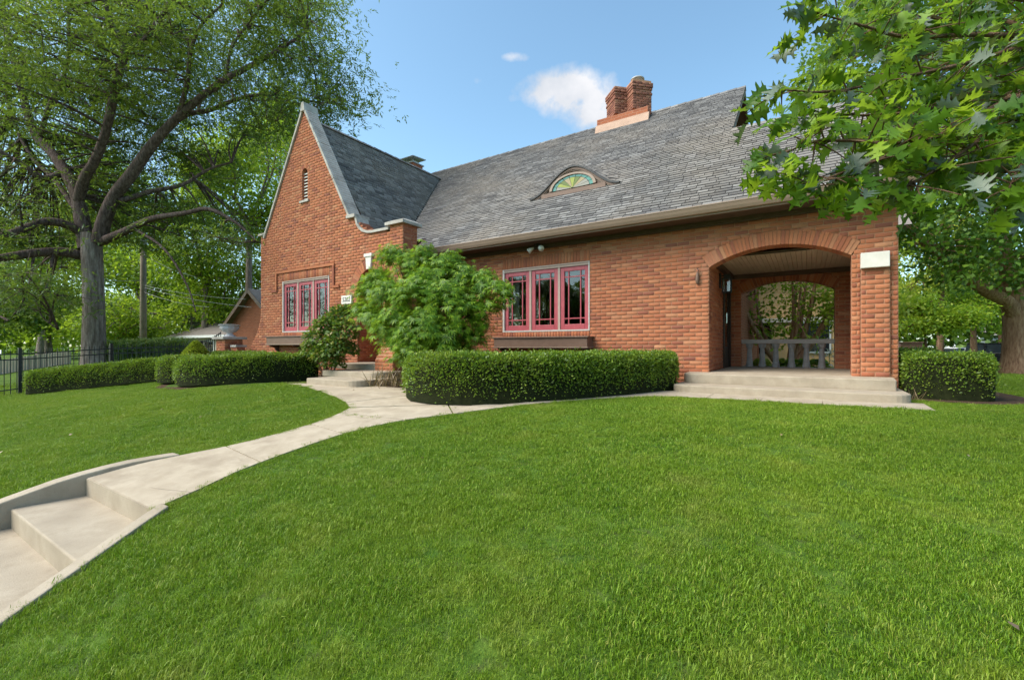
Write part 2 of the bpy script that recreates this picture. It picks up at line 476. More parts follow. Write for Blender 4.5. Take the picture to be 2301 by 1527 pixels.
for y in ys:
    for x in xs:
        z = g(x, y)
        if -6 < x < -3 and -.5 < y < 1.5 and inpoly(x, y, [(-5.54, 1.44), (-3.93, 1.44), (-3.42, .45), (-2.98, -.45), (-5.85, -.45), (-5.68, .45)]): z = -2.1
        GV.append((x, y, z))
nx, ny = len(xs), len(ys)
idx = np.arange(nx * ny).reshape(ny, nx)
GF = np.stack([idx[:-1, :-1], idx[:-1, 1:], idx[1:, 1:], idx[1:, :-1]], -1).reshape(-1, 4)
tag(np_obj('ground', GV, GF, 'ground', None, True), kind='structure')

# ---- concrete path from the steps up to the door and along to the porch
def slab(poly, lift, parent, name='slab', mat='concrete', thick=.10, zfn=g):
    n = len(poly)
    top = [(x, y, zfn(x, y) + lift) for x, y in poly]
    bot = [(x, y, z - thick) for x, y, z in top]
    mb = MB().add(top + bot, [tuple(range(n)), tuple(range(n, 2 * n))[::-1]] + [(i, n + i, n + (i + 1) % n, (i + 1) % n) for i in range(n)])
    return mb.build(name, mat, parent)
path = thing('path', (-4.8, 3, -1), 'pale concrete path curving from the lawn steps to the front door', 'path', kind='structure')
ROWS = [((-5.43, 1.36), (-3.985, 1.36)), ((-5.38, 1.75), (-4.06, 1.70)), ((-5.22, 2.10), (-4.16, 2.00)), ((-5.09, 2.36), (-4.20, 2.24)), ((-5.02, 2.62), (-4.22, 2.52)), ((-4.99, 2.95), (-4.23, 2.84)), ((-4.99, 3.26), (-4.22, 3.14)), ((-5.04, 3.55), (-4.14, 3.48)), ((-5.12, 3.78), (-3.99, 3.80))]
for a, b in ((0, 3), (3, 6), (6, 8)):
    L = [ROWS[i][0] for i in range(a, b + 1)]; R = [ROWS[i][1] for i in range(a, b + 1)]
    if a: L[0] = (L[0][0], L[0][1] + .014); R[0] = (R[0][0], R[0][1] + .014)
    # split into quads so that the slab follows the slope
    mb = MB()
    for i in range(len(L) - 1):
        for k in range(2):
            def lerp(p, q, t): return (p[0] + (q[0] - p[0]) * t, p[1] + (q[1] - p[1]) * t)
            q0, q1 = lerp(L[i], L[i + 1], k / 2), lerp(L[i], L[i + 1], (k + 1) / 2)
            r0, r1 = lerp(R[i], R[i + 1], k / 2), lerp(R[i], R[i + 1], (k + 1) / 2)
            p4 = [q0, r0, r1, q1]
            T = [(x, y, g(x, y) + .022) for x, y in p4]
            B = [(x, y, z - .1) for x, y, z in T]
            mb.add(T + B, [(0, 1, 2, 3), (0, 4, 5, 1), (2, 6, 7, 3), (1, 5, 6, 2), (3, 7, 4, 0)])
    mb.build('slab', 'concrete', path)
APRON = [(-5.13, 3.795), (-3.98, 3.815), (-3.62, 4.25), (-4.02, 4.62), (-4.55, 4.75), (-5.1, 5.2), (-5.5, 5.75), (-6.8, 5.8), (-6.9, 5.45), (-8.5, 5.5), (-8.75, 5.22), (-7.7, 4.98), (-6.9, 4.73), (-6.2, 4.5), (-5.62, 4.25), (-5.25, 4.02)]
WALK_OUT = [(-3.60, 4.26), (-3.30, 4.66), (-3.0, 5.15), (-2.70, 5.80), (-2.35, 6.35), (-1.98, 6.80), (-1.68, 7.02), (-1.25, 7.10)]
WALK_IN = [(-4.0, 4.63), (-3.9, 5.05), (-3.62, 5.55), (-3.3, 6.15), (-2.95, 6.75), (-2.55, 7.25), (-2.2, 7.6), (-1.9, 7.9)]
# apron as a fan of slabs split by joints
slab([APRON[i] for i in (0, 1, 2, 3, 15)], .022, path)
slab([(-5.3, 4.055), (-4.06, 4.635), (-4.55, 4.75), (-5.1, 5.2), (-5.62, 4.25)], .021, path)
slab([(-5.635, 4.262), (-5.115, 5.212), (-5.5, 5.75), (-6.8, 5.8), (-6.9, 5.45), (-6.9, 4.73), (-6.2, 4.5)], .022, path)
slab([(-6.914, 4.735), (-6.914, 5.45), (-8.5, 5.5), (-8.75, 5.22), (-7.7, 4.98)], .021, path)
for i in range(0, len(WALK_OUT) - 1, 1):
    a, b, c, d = WALK_OUT[i], WALK_OUT[i + 1], WALK_IN[i + 1], WALK_IN[i]
    e = .012 if i in (2, 4, 6) else 0
    slab([(a[0] + e, a[1] + e), b, c, (d[0] + e, d[1] + e)], .022, path)
slab([(-1.238, 7.105), (-1.245, 7.9), (-1.89, 7.9)], .0215, path)
for a, b in ((-1.23, -.55), (-.538, .16), (.172, 1.25)):
    slab([(a, 7.10), (b, 7.12), (b + .02, 7.9), (a, 7.9)], .022, path)
ROUGH_PATHS = [[r[0] for r in ROWS] + [r[1] for r in ROWS][::-1], APRON, WALK_OUT + WALK_IN[::-1], [(-1.26, 7.1), (1.27, 7.12), (1.27, 8), (-1.95, 8)], STAIR]

# ---- lawn steps with their two kerbs
st = thing('lawn_steps', (-4.8, 1, -1.4), 'worn concrete steps at the low end of the path, with kerbs either side', 'steps')
Z0 = g(-4.7, 1.36) + .022
levels = [(1.36, .90, Z0 - .155), (.90, .44, Z0 - .31), (.44, -.10, Z0 - .465)]
def sx(y):                                             # left and right sides of the flight
    l = -5.43 - .15 * (1.36 - y) * .9; r = -3.985 + .53 * (1.36 - y)
    return l, r
for y0, y1, z in levels:
    (l0, r0), (l1, r1) = sx(y0 + .03), sx(y1)
    poly = [(l1, y1, z), (r1, y1, z), (r0, y0 + .03, z), (l0, y0 + .03, z)]
    MB().prism(poly, (0, 0, -.4)).build('tread', 'concrete_step', st, bevel=.012)
l0, r0 = sx(1.36)
MB().box(l0 + .002, r0 - .002, 1.352, 1.40, Z0 - .5, Z0 - .004).build('riser', 'concrete_step', st)
def kerb(name, pts, w, side):
    mb = MB(); vs = []
    n = len(pts)
    for i, (x, y, z) in enumerate(pts):
        vs += [(x, y, z), (x + side * w, y, z), (x + side * w, y, z - .75), (x, y, z - .75)]
    fs = [(i * 4 + j, i * 4 + (j + 1) % 4, (i + 1) * 4 + (j + 1) % 4, (i + 1) * 4 + j) for i in range(n - 1) for j in range(4)]
    fs += [(0, 3, 2, 1), tuple((n - 1) * 4 + j for j in range(4))]
    return mb.add(vs, fs).build(name, 'concrete_step', st, bevel=.012)
kl = []; kr = []
for i in range(15):
    y = 2.02 - i * .17
    l, r = sx(min(y, 1.36)); l0_ = np.interp(y, [1.36, 1.75, 2.1], [-5.43, -5.385, -5.235]) if y > 1.36 else l
    zt = np.interp(y, [-.4, .2, .55, .9, 1.25, 1.6, 2.05], [-1.64, -1.47, -1.36, -1.255, -1.155, -1.105, -1.075])
    kl.append((l0_, y, zt))
kerb('kerb', kl, .15, -1)
for i in range(12):
    y = 1.42 - i * .16
    l, r = sx(min(y, 1.42))
    kr.append((r, y, g(r + .15, y) + .035))
kerb('kerb', kr, .13, 1)
mb = MB(); mb.box(-30, 30, -1.9, -.38, -2.0, g(0, -.4) - .01)
tag(mb.build('pavement', 'concrete'), kind='structure')
mb = MB(); mb.box(-60, 60, -12.0, -3.6, -2.2, -1.86)
tag(mb.build('road', 'asphalt'), kind='structure')

# ---------------------------------------------------------------- the house
HX = Vector((-6.0, 10.0, GH))
house = thing('brick_house', HX, 'red brick cottage with steep grey shingle roof, tall gable and arched porch', 'house')
BH, BL, JT = .075, .219, .0145
BRICKS = []          # every loose brick: centre, u-axis, n-axis, length, height, depth, wall part
def sub_int(ivs, a, b):
    out = []
    for (p, q) in ivs:
        if b <= p or a >= q: out.append((p, q)); continue
        if a - p > .02: out.append((p, a))
        if q - b > .02: out.append((b, q))
    return out
rb = random.Random(5)
def wall(part_name, O, U, N, v0, v1, ivf, thick=.30, slabmat='brick_far', slab_iv=None, depth=.03, name='wall', parent=house):
    """lays real bricks course by course; ivf(v) gives the stretches of wall at height v"""
    O, U, N = Vector(O), Vector(U), Vector(N)
    Zv = Vector((0, 0, 1))
    mort = MB(); body = MB()
    rows = []; k = 0
    v = v0
    mine = []
    while v < v1 - .01:
        ivs = ivf(v + BH / 2)
        siv = (slab_iv or ivf)(v + BH / 2)
        rows.append((v, ivs, siv))
        off = (k % 2) * BL / 2
        for (a, b) in ivs:
            i0 = math.floor((a - off) / BL)
            while True:
                p = i0 * BL + off; q = p + BL
                if p >= b: break
                s, e = max(p, a), min(q, b)
                if e - s > .035:
                    mine.append([s, e, v])
                elif mine and e - s > 0 and abs(mine[-1][1] - s) < .001 and mine[-1][2] == v:
                    mine[-1][1] = e
                i0 += 1
        v += BH; k += 1
    for kind in (1, 2):
        cur = []
        for (v, ivs, siv) in rows + [(None, [], [])]:
            lst = ivs if kind == 1 else siv
            nxt = []
            for c in cur:
                hit = [q for q in lst if abs(q[0] - c[0]) < 1e-4 and abs(q[1] - c[1]) < 1e-4]
                if hit: c[3] += BH; nxt.append(c); lst = [q for q in lst if q is not hit[0]]
                else:
                    a, b, z0, z1 = c
                    if kind == 1:
                        pts = [O + U * a + Zv * z0, O + U * b + Zv * z0, O + U * b + Zv * z1, O + U * a + Zv * z1]
                        mort.add([p - N * .011 for p in pts], [(0, 1, 2, 3)])
                    else:
                        mb_ = [O + U * a + Zv * z0 - N * .02, O + U * b + Zv * z0 - N * .02, O + U * b + Zv * z1 - N * .02, O + U * a + Zv * z1 - N * .02]
                        body.prism(mb_, -N * (thick - .02))
            for q in lst: nxt.append([q[0], q[1], v, v + BH])
            cur = nxt
    part = body.build(name, slabmat, parent)
    mort.build('mortar', 'mortar', part)
    for (s, e, v) in mine:
        c = O + U * ((s + e) / 2) + Zv * (v + BH / 2) + N * rb.uniform(-.0025, .002)
        BRICKS.append((c, U, N, e - s - JT, BH - JT, depth, part, 'brick'))
    return part
def loose_brick(c, U, N, L, H, D, part, mat='brick'):
    BRICKS.append((Vector(c), Vector(U), Vector(N), L, H, D, part, mat))

# openings
ARCH = dict(xc=-.4675, hw=1.0525, sp=1.45, rise=.29, ring=.235)
BACK = dict(xc=-.4025, hw=.8875, sp=1.235, rise=.235, ring=.20)
def arch_half(A, v, ext):
    R = (A['hw'] ** 2 + A['rise'] ** 2) / (2 * A['rise']); zc = A['sp'] + A['rise'] - R
    ph = math.asin(A['hw'] / R); Re = R + A['ring'] * ext
    if v < A['sp']: return A['hw']
    ze = A['sp'] + A['ring'] * ext * cos(ph)
    if v < ze: return A['hw'] + (v - A['sp']) * math.tan(ph)
    if v < zc + Re: return sqrt(max(0, Re * Re - (v - zc) ** 2))
    return 0
def voussoirs(A, O, U, N, part, n, depth, mat='brick', skip=None):
    R = (A['hw'] ** 2 + A['rise'] ** 2) / (2 * A['rise']); zc = A['sp'] + A['rise'] - R
    ph = math.asin(min(1, A['hw'] / R)) if A['rise'] < A['hw'] else pi / 2
    O, U, N = Vector(O), Vector(U), Vector(N); Zv = Vector((0, 0, 1))
    mb = MB()
    for i in range(n):
        a0 = -ph + 2 * ph * i / n; a1 = -ph + 2 * ph * (i + 1) / n
        if skip and skip(.5 * (a0 + a1)): continue
        ga = .0045 / R
        am = (a0 + a1) / 2
        b = MB(); jit = rb.uniform(-.002, .003)
        vs = []
        for n_ in (depth, -jit):
            for (rr, aa) in ((R, a0 + ga), (R, a1 - ga), (R + A['ring'], a1 - ga), (R + A['ring'], a0 + ga)):
                vs.append(O + U * (A['xc'] + rr * sin(aa)) + Zv * (zc + rr * cos(aa)) - N * n_)
        b.add(vs, [(4, 5, 6, 7), (0, 3, 2, 1), (0, 1, 5, 4), (1, 2, 6, 5), (2, 3, 7, 6), (3, 0, 4, 7)])
        b.build('brick', mat, part)
    # mortar bed of the ring
    m = MB(); K = 24
    for i in range(K):
        a0 = -ph + 2 * ph * i / K; a1 = -ph + 2 * ph * (i + 1) / K
        m.add([O + U * (A['xc'] + rr * sin(aa)) + Zv * (zc + rr * cos(aa)) - N * .010 for rr, aa in ((R + .01, a0), (R + .01, a1), (R + A['ring'] - .002, a1), (R + A['ring'] - .002, a0))], [(0, 1, 2, 3)])
        m.add([O + U * (A['xc'] + rr * sin(aa)) + Zv * (zc + rr * cos(aa)) - N * nn for rr, aa, nn in ((R + .004, a0, .01), (R + .004, a1, .01), (R + .004, a1, depth), (R + .004, a0, depth))], [(0, 1, 2, 3)])
    m.build('mortar', 'mortar', part)

WX0, WX1, WZ0, WZ1 = -6.094, -3.873, .335, 1.815          # front window
def iv_front(v, ext=1.0):
    iv = [(-7.88, 1.16)]
    if .205 < v < 2.06: iv = sub_int(iv, WX0, WX1)
    if v > -.55:
        h = arch_half(ARCH, v, ext)
        if h > 0: iv = sub_int(iv, ARCH['xc'] - h, ARCH['xc'] + h)
    if -.47 < v < 1.205: iv = sub_int(iv, .702, 1.058)
    return iv
def iv_front_slab(v):
    iv = [(-7.88, 1.155)]
    if .34 < v < 1.81: iv = sub_int(iv, WX0, WX1)
    if v > -.55:
        h = arch_half(ARCH, v, .5)
        if h > 0: iv = sub_int(iv, ARCH['xc'] - h - .01, ARCH['xc'] + h + .01)
    return iv
FRONT = wall('front', (0, 9.0, 0), (1, 0, 0), (0, -1, 0), -.87, 2.33, iv_front, .34, slab_iv=iv_front_slab)
voussoirs(ARCH, (0, 9.0, 0), (1, 0, 0), (0, -1, 0), FRONT, 39, .34)
wall('pilaster', (0, 8.94, 0), (1, 0, 0), (0, -1, 0), -.47, 1.205, lambda v: [(.702, 1.058)], .06, name='pilaster', depth=.06)
def soldier(x0, x1, z0, z1, y, part, n, proud=0.0):
    wdt = (x1 - x0) / n
    for i in range(n):
        c = (x0 + wdt * (i + .5), y - proud + rb.uniform(-.002, .002), (z0 + z1) / 2)
        loose_brick(c, (1, 0, 0), (0, -1, 0), wdt - .009, z1 - z0 - .008, .10, part)
    MB().add([(x0, y + .010, z0), (x1, y + .010, z0), (x1, y + .010, z1), (x0, y + .010, z1)], [(0, 1, 2, 3)]).build('mortar', 'mortar', part)
soldier(WX0, WX1, 1.822, 2.058, 9.0, FRONT, 30)
soldier(WX0, WX1, .208, .330, 9.0, FRONT, 31, .012)
# porch interior
PX = ARCH['xc'] - ARCH['hw']
def iv_pl(v):
    iv = [(9.035, 11.75)]
    if v < 1.42: iv = sub_int(iv, 10.70, 11.62)
    return iv
PL = wall('porch_left', (PX, 0, 0), (0, 1, 0), (1, 0, 0), -.47, 1.66, iv_pl, .30)
def iv_pb(v, ext=1.0):
    h = arch_half(BACK, v, ext)
    iv = [(PX, 1.15)]
    if h > 0: iv = sub_int(iv, BACK['xc'] - h, BACK['xc'] + h)
    return iv
PB = wall('porch_back', (0, 11.75, 0), (1, 0, 0), (0, -1, 0), -.47, 1.66, iv_pb, .32, slab_iv=lambda v: iv_pb(v, .5))
voussoirs(BACK, (0, 11.75, 0), (1, 0, 0), (0, -1, 0), PB, 30, .32)
MB().box(.86, 1.16, 9.345, 11.745, -.85, 2.3).build('wall', 'brick_far', house)
MB().box(PX - .3, 1.158, 11.76, 12.06, 1.66, 2.6).build('wall', 'brick_far', house)
# porch floor, ceiling boards and front steps
fl = MB()
fl.box(PX + .003, 1.08, 8.70, 12.3, -.60, -.47)
MB().box(-1.515, 1.15, 9.3, 12.4, -.9, -.605).build('porch_base', 'brick_far', house)
floor_part = fl.build('porch_floor', 'concrete', house)
cei = thing  # (name kept free)
cb = MB(); nb_ = 30
for i in range(nb_):
    x0 = PX + (1.16 - .3 - PX) * i / nb_; x1 = PX + (1.16 - .3 - PX) * (i + 1) / nb_
    cb.add([(x0 + .004, 9.34, 1.655), (x1 - .004, 9.34, 1.655), (x1 - .004, 11.75, 1.655), (x0 + .004, 11.75, 1.655), (x0, 9.34, 1.665), (x1, 9.34, 1.665), (x1, 11.75, 1.665), (x0, 11.75, 1.665)],
           [(0, 3, 2, 1), (4, 7, 3, 0), (1, 2, 6, 5)])
ceil = cb.build('porch_ceiling', 'board_tan', house)
MB().box(PX, .86, 9.34, 11.75, 1.67, 1.70).build('ceiling_backing', 'soffit', ceil)
cm = MB(); cm.box(PX + .002, .86, 11.66, 11.748, 1.56, 1.65); cm.box(PX + .002, PX + .09, 9.36, 11.66, 1.56, 1.65)
cm.build('ceiling_moulding', 'soffit', ceil)
def rounded_step(name, x0, x1, y0, y1, z0, z1, r, parent, mat='concrete_step', sides=(1, 1)):
    poly = []
    K = 6
    if sides[0]:
        for i in range(K + 1):
            t = pi + (pi / 2) * i / K
            poly.append((x0 + r + r * cos(t), y0 + r + r * sin(t), z1))
    else: poly.append((x0, y0, z1))
    if sides[1]:
        for i in range(K + 1):
            t = 1.5 * pi + (pi / 2) * i / K
            poly.append((x1 - r + r * cos(t), y0 + r + r * sin(t), z1))
    else: poly.append((x1, y0, z1))
    poly += [(x1, y1, z1), (x0, y1, z1)]
    return MB().prism(poly, (0, 0, z0 - z1)).build(name, mat, parent, bevel=.016)
ps = thing('porch_steps', (-.3, 8, GH), 'two wide concrete steps with rounded ends before the porch arch', 'steps')
rounded_step('step', -1.86, 1.06, 8.36, 9.02, -.64, -.472, .22, ps, sides=(1, 0))
rounded_step('step', -1.90, 1.16, 7.75, 9.01, -.80, -.632, .24, ps, sides=(1, 1))

# ---- gable wing
GY = 7.5
GWIN = (-12.82, -10.64, .405, 1.885)
ENT = dict(xc=-9.03, hw=.475, sp=1.43, rise=.4749, ring=.25)
SLIT = dict(xc=-11.735, hw=.125, sp=4.83, rise=.1249, ring=.115)
AP = (-11.76, 6.66)
def gable_edges(v):
    if v < 3.36:
        l = -14.0 - (.65 * min(1.0, (1.1 - v) / 1.15) ** 2 if v < 1.1 else 0)
    else: l = -13.72 + (v - 3.36) / 1.70
    if v < 2.76: r = -7.88
    elif v < 3.36: r = np.interp(v, [2.76, 2.80, 2.86, 2.95, 3.10, 3.26, 3.36], [-8.36, -8.8, -9.0, -9.25, -9.44, -9.58, -9.80])
    else: r = -9.80 - (v - 3.36) / 1.70
    return l, float(r)
def iv_gable(v, ext=1.0):
    l, r = gable_edges(v)
    iv = [(l, r)] if r - l > .05 else []
    if 2.76 <= v < 2.86: iv.append((-8.33, -7.88))
    if (.28 if ext == 1 else .41) < v < (2.12 if ext == 1 else 1.88): iv = sub_int(iv, GWIN[0], GWIN[1])
    if v > -.40:
        h = arch_half(ENT, v, ext)
        if h > 0: iv = sub_int(iv, ENT['xc'] - h, ENT['xc'] + h)
    if v > 4.06:
        h = arch_half(SLIT, v, ext)
        if h > 0: iv = sub_int(iv, SLIT['xc'] - h, SLIT['xc'] + h)
    return iv
GAB = wall('gable', (0, GY, 0), (1, 0, 0), (0, -1, 0), -.87, 6.56, iv_gable, .32, slab_iv=lambda v: iv_gable(v, .5))
voussoirs(ENT, (0, GY, 0), (1, 0, 0), (0, -1, 0), GAB, 21, .30, skip=lambda a: abs(a) < .10)
voussoirs(SLIT, (0, GY, 0), (1, 0, 0), (0, -1, 0), GAB, 9, .12)
soldier(GWIN[0], GWIN[1], 1.892, 2.118, GY, GAB, 30)
soldier(GWIN[0], GWIN[1], .285, .400, GY, GAB, 31, .012)
lab = MB()
lab.box(-13.16, -10.40, GY - .035, GY + .002, 2.125, 2.19); lab.box(-13.16, -13.09, GY - .036, GY + .002, 1.66, 2.124); lab.box(-10.47, -10.40, GY - .036, GY + .002, 1.60, 2.124)
lab.box(-13.38, -13.09, GY - .034, GY + .002, 1.595, 1.659); lab.box(-10.47, -10.20, GY - .034, GY + .002, 1.535, 1.599)
lab.build('label_course', 'brick', GAB)
# keystone and slit vent
ks = MB(); ks.prism([(-9.10, GY - .05, 1.90), (-8.96, GY - .05, 1.90), (-8.925, GY - .05, 2.20), (-9.135, GY - .05, 2.20)], (0, .2, 0)); ks.box(-9.17, -8.89, GY - .07, GY + .1, 2.201, 2.275)
ks.build('keystone', 'limestone_clean', house)
sv = MB().box(-11.94, -11.53, GY - .04, GY + .1, 4.0, 4.058); slit = sv.build('vent', 'limestone', house)
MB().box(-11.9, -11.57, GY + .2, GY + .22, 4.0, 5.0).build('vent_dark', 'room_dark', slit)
for i in range(9):
    z = 4.10 + i * .088
    MB().prism([(-11.86, GY + .06, z), (-11.61, GY + .06, z), (-11.61, GY + .16, z + .05), (-11.86, GY + .16, z + .05)], (0, 0, .03)).build('slat', 'limestone_clean', slit)
# entry recess
def iv_er(v): return [(GY + .03, 8.6)]
wall('entry_side', (ENT['xc'] - ENT['hw'], 0, 0), (0, 1, 0), (1, 0, 0), -.42, 2.0, iv_er, .2)
MB().box(ENT['xc'] - .476, -7.95, 8.6, 8.8, -.42, 2.1).build('wall', 'brick_far', house)
MB().box(ENT['xc'] + .476, ENT['xc'] + .7, 7.83, 8.6, -.42, 2.0).build('wall', 'brick_far', house)
MB().box(ENT['xc'] - .476, ENT['xc'] + .476, 7.53, 8.6, 1.95, 2.05).build('entry_ceiling', 'soffit', house)
dr = MB().box(ENT['xc'] - .42, ENT['xc'] + .42, 8.54, 8.60, -.395, 1.6).build('door', 'dark_wood', house, bevel=.01)
MB().tube([(ENT['xc'] + .33, 8.50, .55), (ENT['xc'] + .33, 8.50, .75)], .014).build('handle', 'chrome', dr)
# pier side and side wall of the wing
def iv_ps(v):
    return [(GY + .035, 9.0)] if v < 2.28 else [(GY + .035, 7.97)]
wall('pier_side', (-7.88, 0, 0), (0, 1, 0), (1, 0, 0), -.87, 2.86, iv_ps, .30)
MB().box(-8.33, -8.2, GY + .3, 7.97, 2.3, 2.86).build('wall', 'brick_far', house)
MB().box(-14.0, -13.7, GY + .33, 13.0, -.87, 3.3).build('wall', 'brick_far', house)
cap = MB().box(-8.41, -7.80, GY - .08, 8.05, 2.862, 2.93)
cap.add([(-8.41, GY - .08, 2.931), (-7.80, GY - .08, 2.931), (-7.80, 8.05, 2.931), (-8.41, 8.05, 2.931), (-8.30, GY + .05, 2.99), (-7.9, GY + .05, 2.99), (-7.9, 7.95, 2.99), (-8.30, 7.95, 2.99)], [(4, 5, 6, 7), (0, 1, 5, 4), (1, 2, 6, 5), (2, 3, 7, 6), (3, 0, 4, 7)])
cap.build('pier_cap', 'limestone', house)
# stone coping that follows the gable
def coping(pts, name='coping', th=.062, y0=GY - .045, y1=GY + .34):
    mb = MB(); n = len(pts); vs = []
    for i, (x, z) in enumerate(pts):
        a = np.array(pts[max(i - 1, 0)]); b = np.array(pts[min(i + 1, n - 1)])
        d = (b - a) / np.linalg.norm(b - a); nn = np.array([-d[1], d[0]])
        if nn[1] < 0: nn = -nn
        q = np.array([x, z]) + nn * th
        vs += [(x, y0, z), (q[0], y0, q[1]), (q[0], y1, q[1]), (x, y1, z)]
    fs = [(i * 4 + j, i * 4 + (j + 1) % 4, (i + 1) * 4 + (j + 1) % 4, (i + 1) * 4 + j) for i in range(n - 1) for j in range(4)] + [(0, 1, 2, 3), tuple((n - 1) * 4 + j for j in range(4))[::-1]]
    return mb.add(vs, fs).build(name, 'limestone', house)
def seg_coping(p, q, n):
    for i in range(n):
        a = np.array(p) + (np.array(q) - np.array(p)) * (i / n + (.004 if i else 0)); b = np.array(p) + (np.array(q) - np.array(p)) * ((i + 1) / n)
        coping([tuple(a), tuple(b)])
seg_coping((-11.76, 6.60), (-9.80, 3.27), 3)
seg_coping((-11.76, 6.60), (-13.76, 3.25), 3)
coping([(-14.09, 3.36), (-13.72, 3.36)])
kn = MB().box(-9.86, -9.52, GY - .075, GY + .402, 3.245, 3.335); kn.build('kneeler', 'limestone', house, bevel=.01)
coping([(-9.56, 3.24), (-9.50, 3.05), (-9.40, 2.93), (-9.27, 2.845), (-9.10, 2.79), (-8.92, 2.77)])
coping([(-8.915, 2.77), (-8.335, 2.77)])
apx = MB().prism([(-11.86, GY - .06, 6.53), (-11.66, GY - .06, 6.53), (-11.71, GY - .06, 6.77), (-11.81, GY - .06, 6.77)], (0, .44, 0)); apx.build('apex_stone', 'limestone', house)
# flared buttress right of the entrance and the left flare's rendered edge
bt = MB()
prof = [(6.62, -.87), (6.62, -.30), (6.80, .0), (7.05, .25), (7.30, .45), (7.47, .55), (7.52, .56), (7.52, -.87)]
bt.prism([(-7.80, y, z) for y, z in prof], (.55, 0, 0))
btp = bt.build('buttress', 'mortar', house)
for k in range(18):
    z = -.87 + k * BH
    yf = 6.62 if z < -.30 else float(np.interp(z + .04, [-.30, 0, .25, .45, .56], [6.62, 6.80, 7.05, 7.30, 7.5]))
    for j in range(3):
        xa = -7.805 + (j - (.5 if k % 2 else 0)) * BL; xb = min(xa + BL, -7.245); xa = max(xa, -7.805)
        if xb - xa > .05 and z < .5: loose_brick(((xa + xb) / 2, yf - .008, z + BH / 2), (1, 0, 0), (0, -1, 0), xb - xa - JT, BH - JT, .05, btp)
    y = yf
    while y < 7.45 and z < .5:
        y2 = min(y + BL, 7.48)
        if y2 - y > .05: loose_brick((-7.242, (y + y2) / 2, z + BH / 2), (0, 1, 0), (1, 0, 0), y2 - y - JT, BH - JT, .05, btp)
        y = y2
# entry steps
es = thing('entry_steps', (-8, 6.2, GH), 'three fanned concrete steps with rounded ends below the front door arch', 'steps')
rounded_step('step', -9.5, -7.80, 6.72, 8.58, -.52, -.398, .05, es, sides=(1, 0))
rounded_step('step', -8.78, -7.02, 6.02, 7.4, -.64, -.512, .25, es, sides=(0, 1))
rounded_step('step', -8.36, -6.86, 5.38, 6.9, -.80, -.626, .28, es, sides=(0, 1))

# ---- chimneys
def stack(c, s, z0, z1, parent):
    c = Vector((c[0], c[1], 0)); u = Vector((cos(pi / 4), sin(pi / 4), 0)); n = Vector((sin(pi / 4), -cos(pi / 4), 0))
    core = MB(); h = s / 2 - .01
    core.prism([c - u * h - n * h + Vector((0, 0, z0)), c + u * h - n * h + Vector((0, 0, z0)), c + u * h + n * h + Vector((0, 0, z0)), c - u * h + n * h + Vector((0, 0, z0))], (0, 0, z1 - z0))
    part = core.build('chimney_stack', 'mortar', parent)
    rows = int((z1 - z0) / BH)
    for k in range(rows):
        z = z0 + (k + .5) * BH
        pr = .035 if k >= rows - 2 else (.018 if k in (rows - 3, rows - 5) else 0)
        for (U, N) in ((u, n), (n, -u), (-u, -n), (-n, u)):
            L = s + 2 * pr; x = -L / 2; first = True
            while x < L / 2 - .01:
                x2 = min(L / 2, x + (BL if (k % 2 or not first) else BL / 2)); first = False
                if L / 2 - x2 < .05: x2 = L / 2
                loose_brick(c + U * ((x + x2) / 2) + N * (s / 2 + pr) + Vector((0, 0, z)), U, N, x2 - x - .012, BH - .012, .06 + pr, part, 'chimney_brick')
                x = x2
    return part
ch = stack((-5.0, 14.0), .62, 7.2, 8.06, house)
stack((-4.43, 14.0), .62, 7.2, 8.10, house)
mb = MB().lathe((-4.43, 14.0, 8.08), [(.17, 0), (.17, .17), (.21, .171), (.21, .20), (.19, .22)], 18)
cp = mb.build('chimney_cap', 'galvanised', house, True)
cbm = MB().box(-5.58, -3.98, 13.55, 14.5, 6.5, 7.14); cbm.build('chimney_base', 'brick_far', house)
MB().prism([(-5.62, 13.42, 6.55), (-5.62, 13.548, 6.96), (-5.62, 13.6, 6.96), (-5.62, 13.6, 6.55)], (1.68, 0, 0)).build('flashing', 'flashing', house)
c2 = MB().box(-13.95, -13.4, 13.3, 13.85, 5.0, 7.45); c2p = c2.build('chimney_stack', 'brick_far', house)
c2c = MB(); c2c.box(-14.0, -13.35, 13.25, 13.9, 7.452, 7.49); c2c.box(-13.85, -13.5, 13.4, 13.75, 7.491, 7.60)
c2c.prism([(-14.05, 13.2, 7.66), (-13.3, 13.2, 7.66), (-13.3, 13.95, 7.72), (-14.05, 13.95, 7.72)], (0, 0, .03)); c2c.box(-13.85, -13.81, 13.4, 13.44, 7.60, 7.68); c2c.box(-13.54, -13.5, 13.4, 13.44, 7.60, 7.68)
c2c.build('chimney_cap', 'galvanised', c2p)
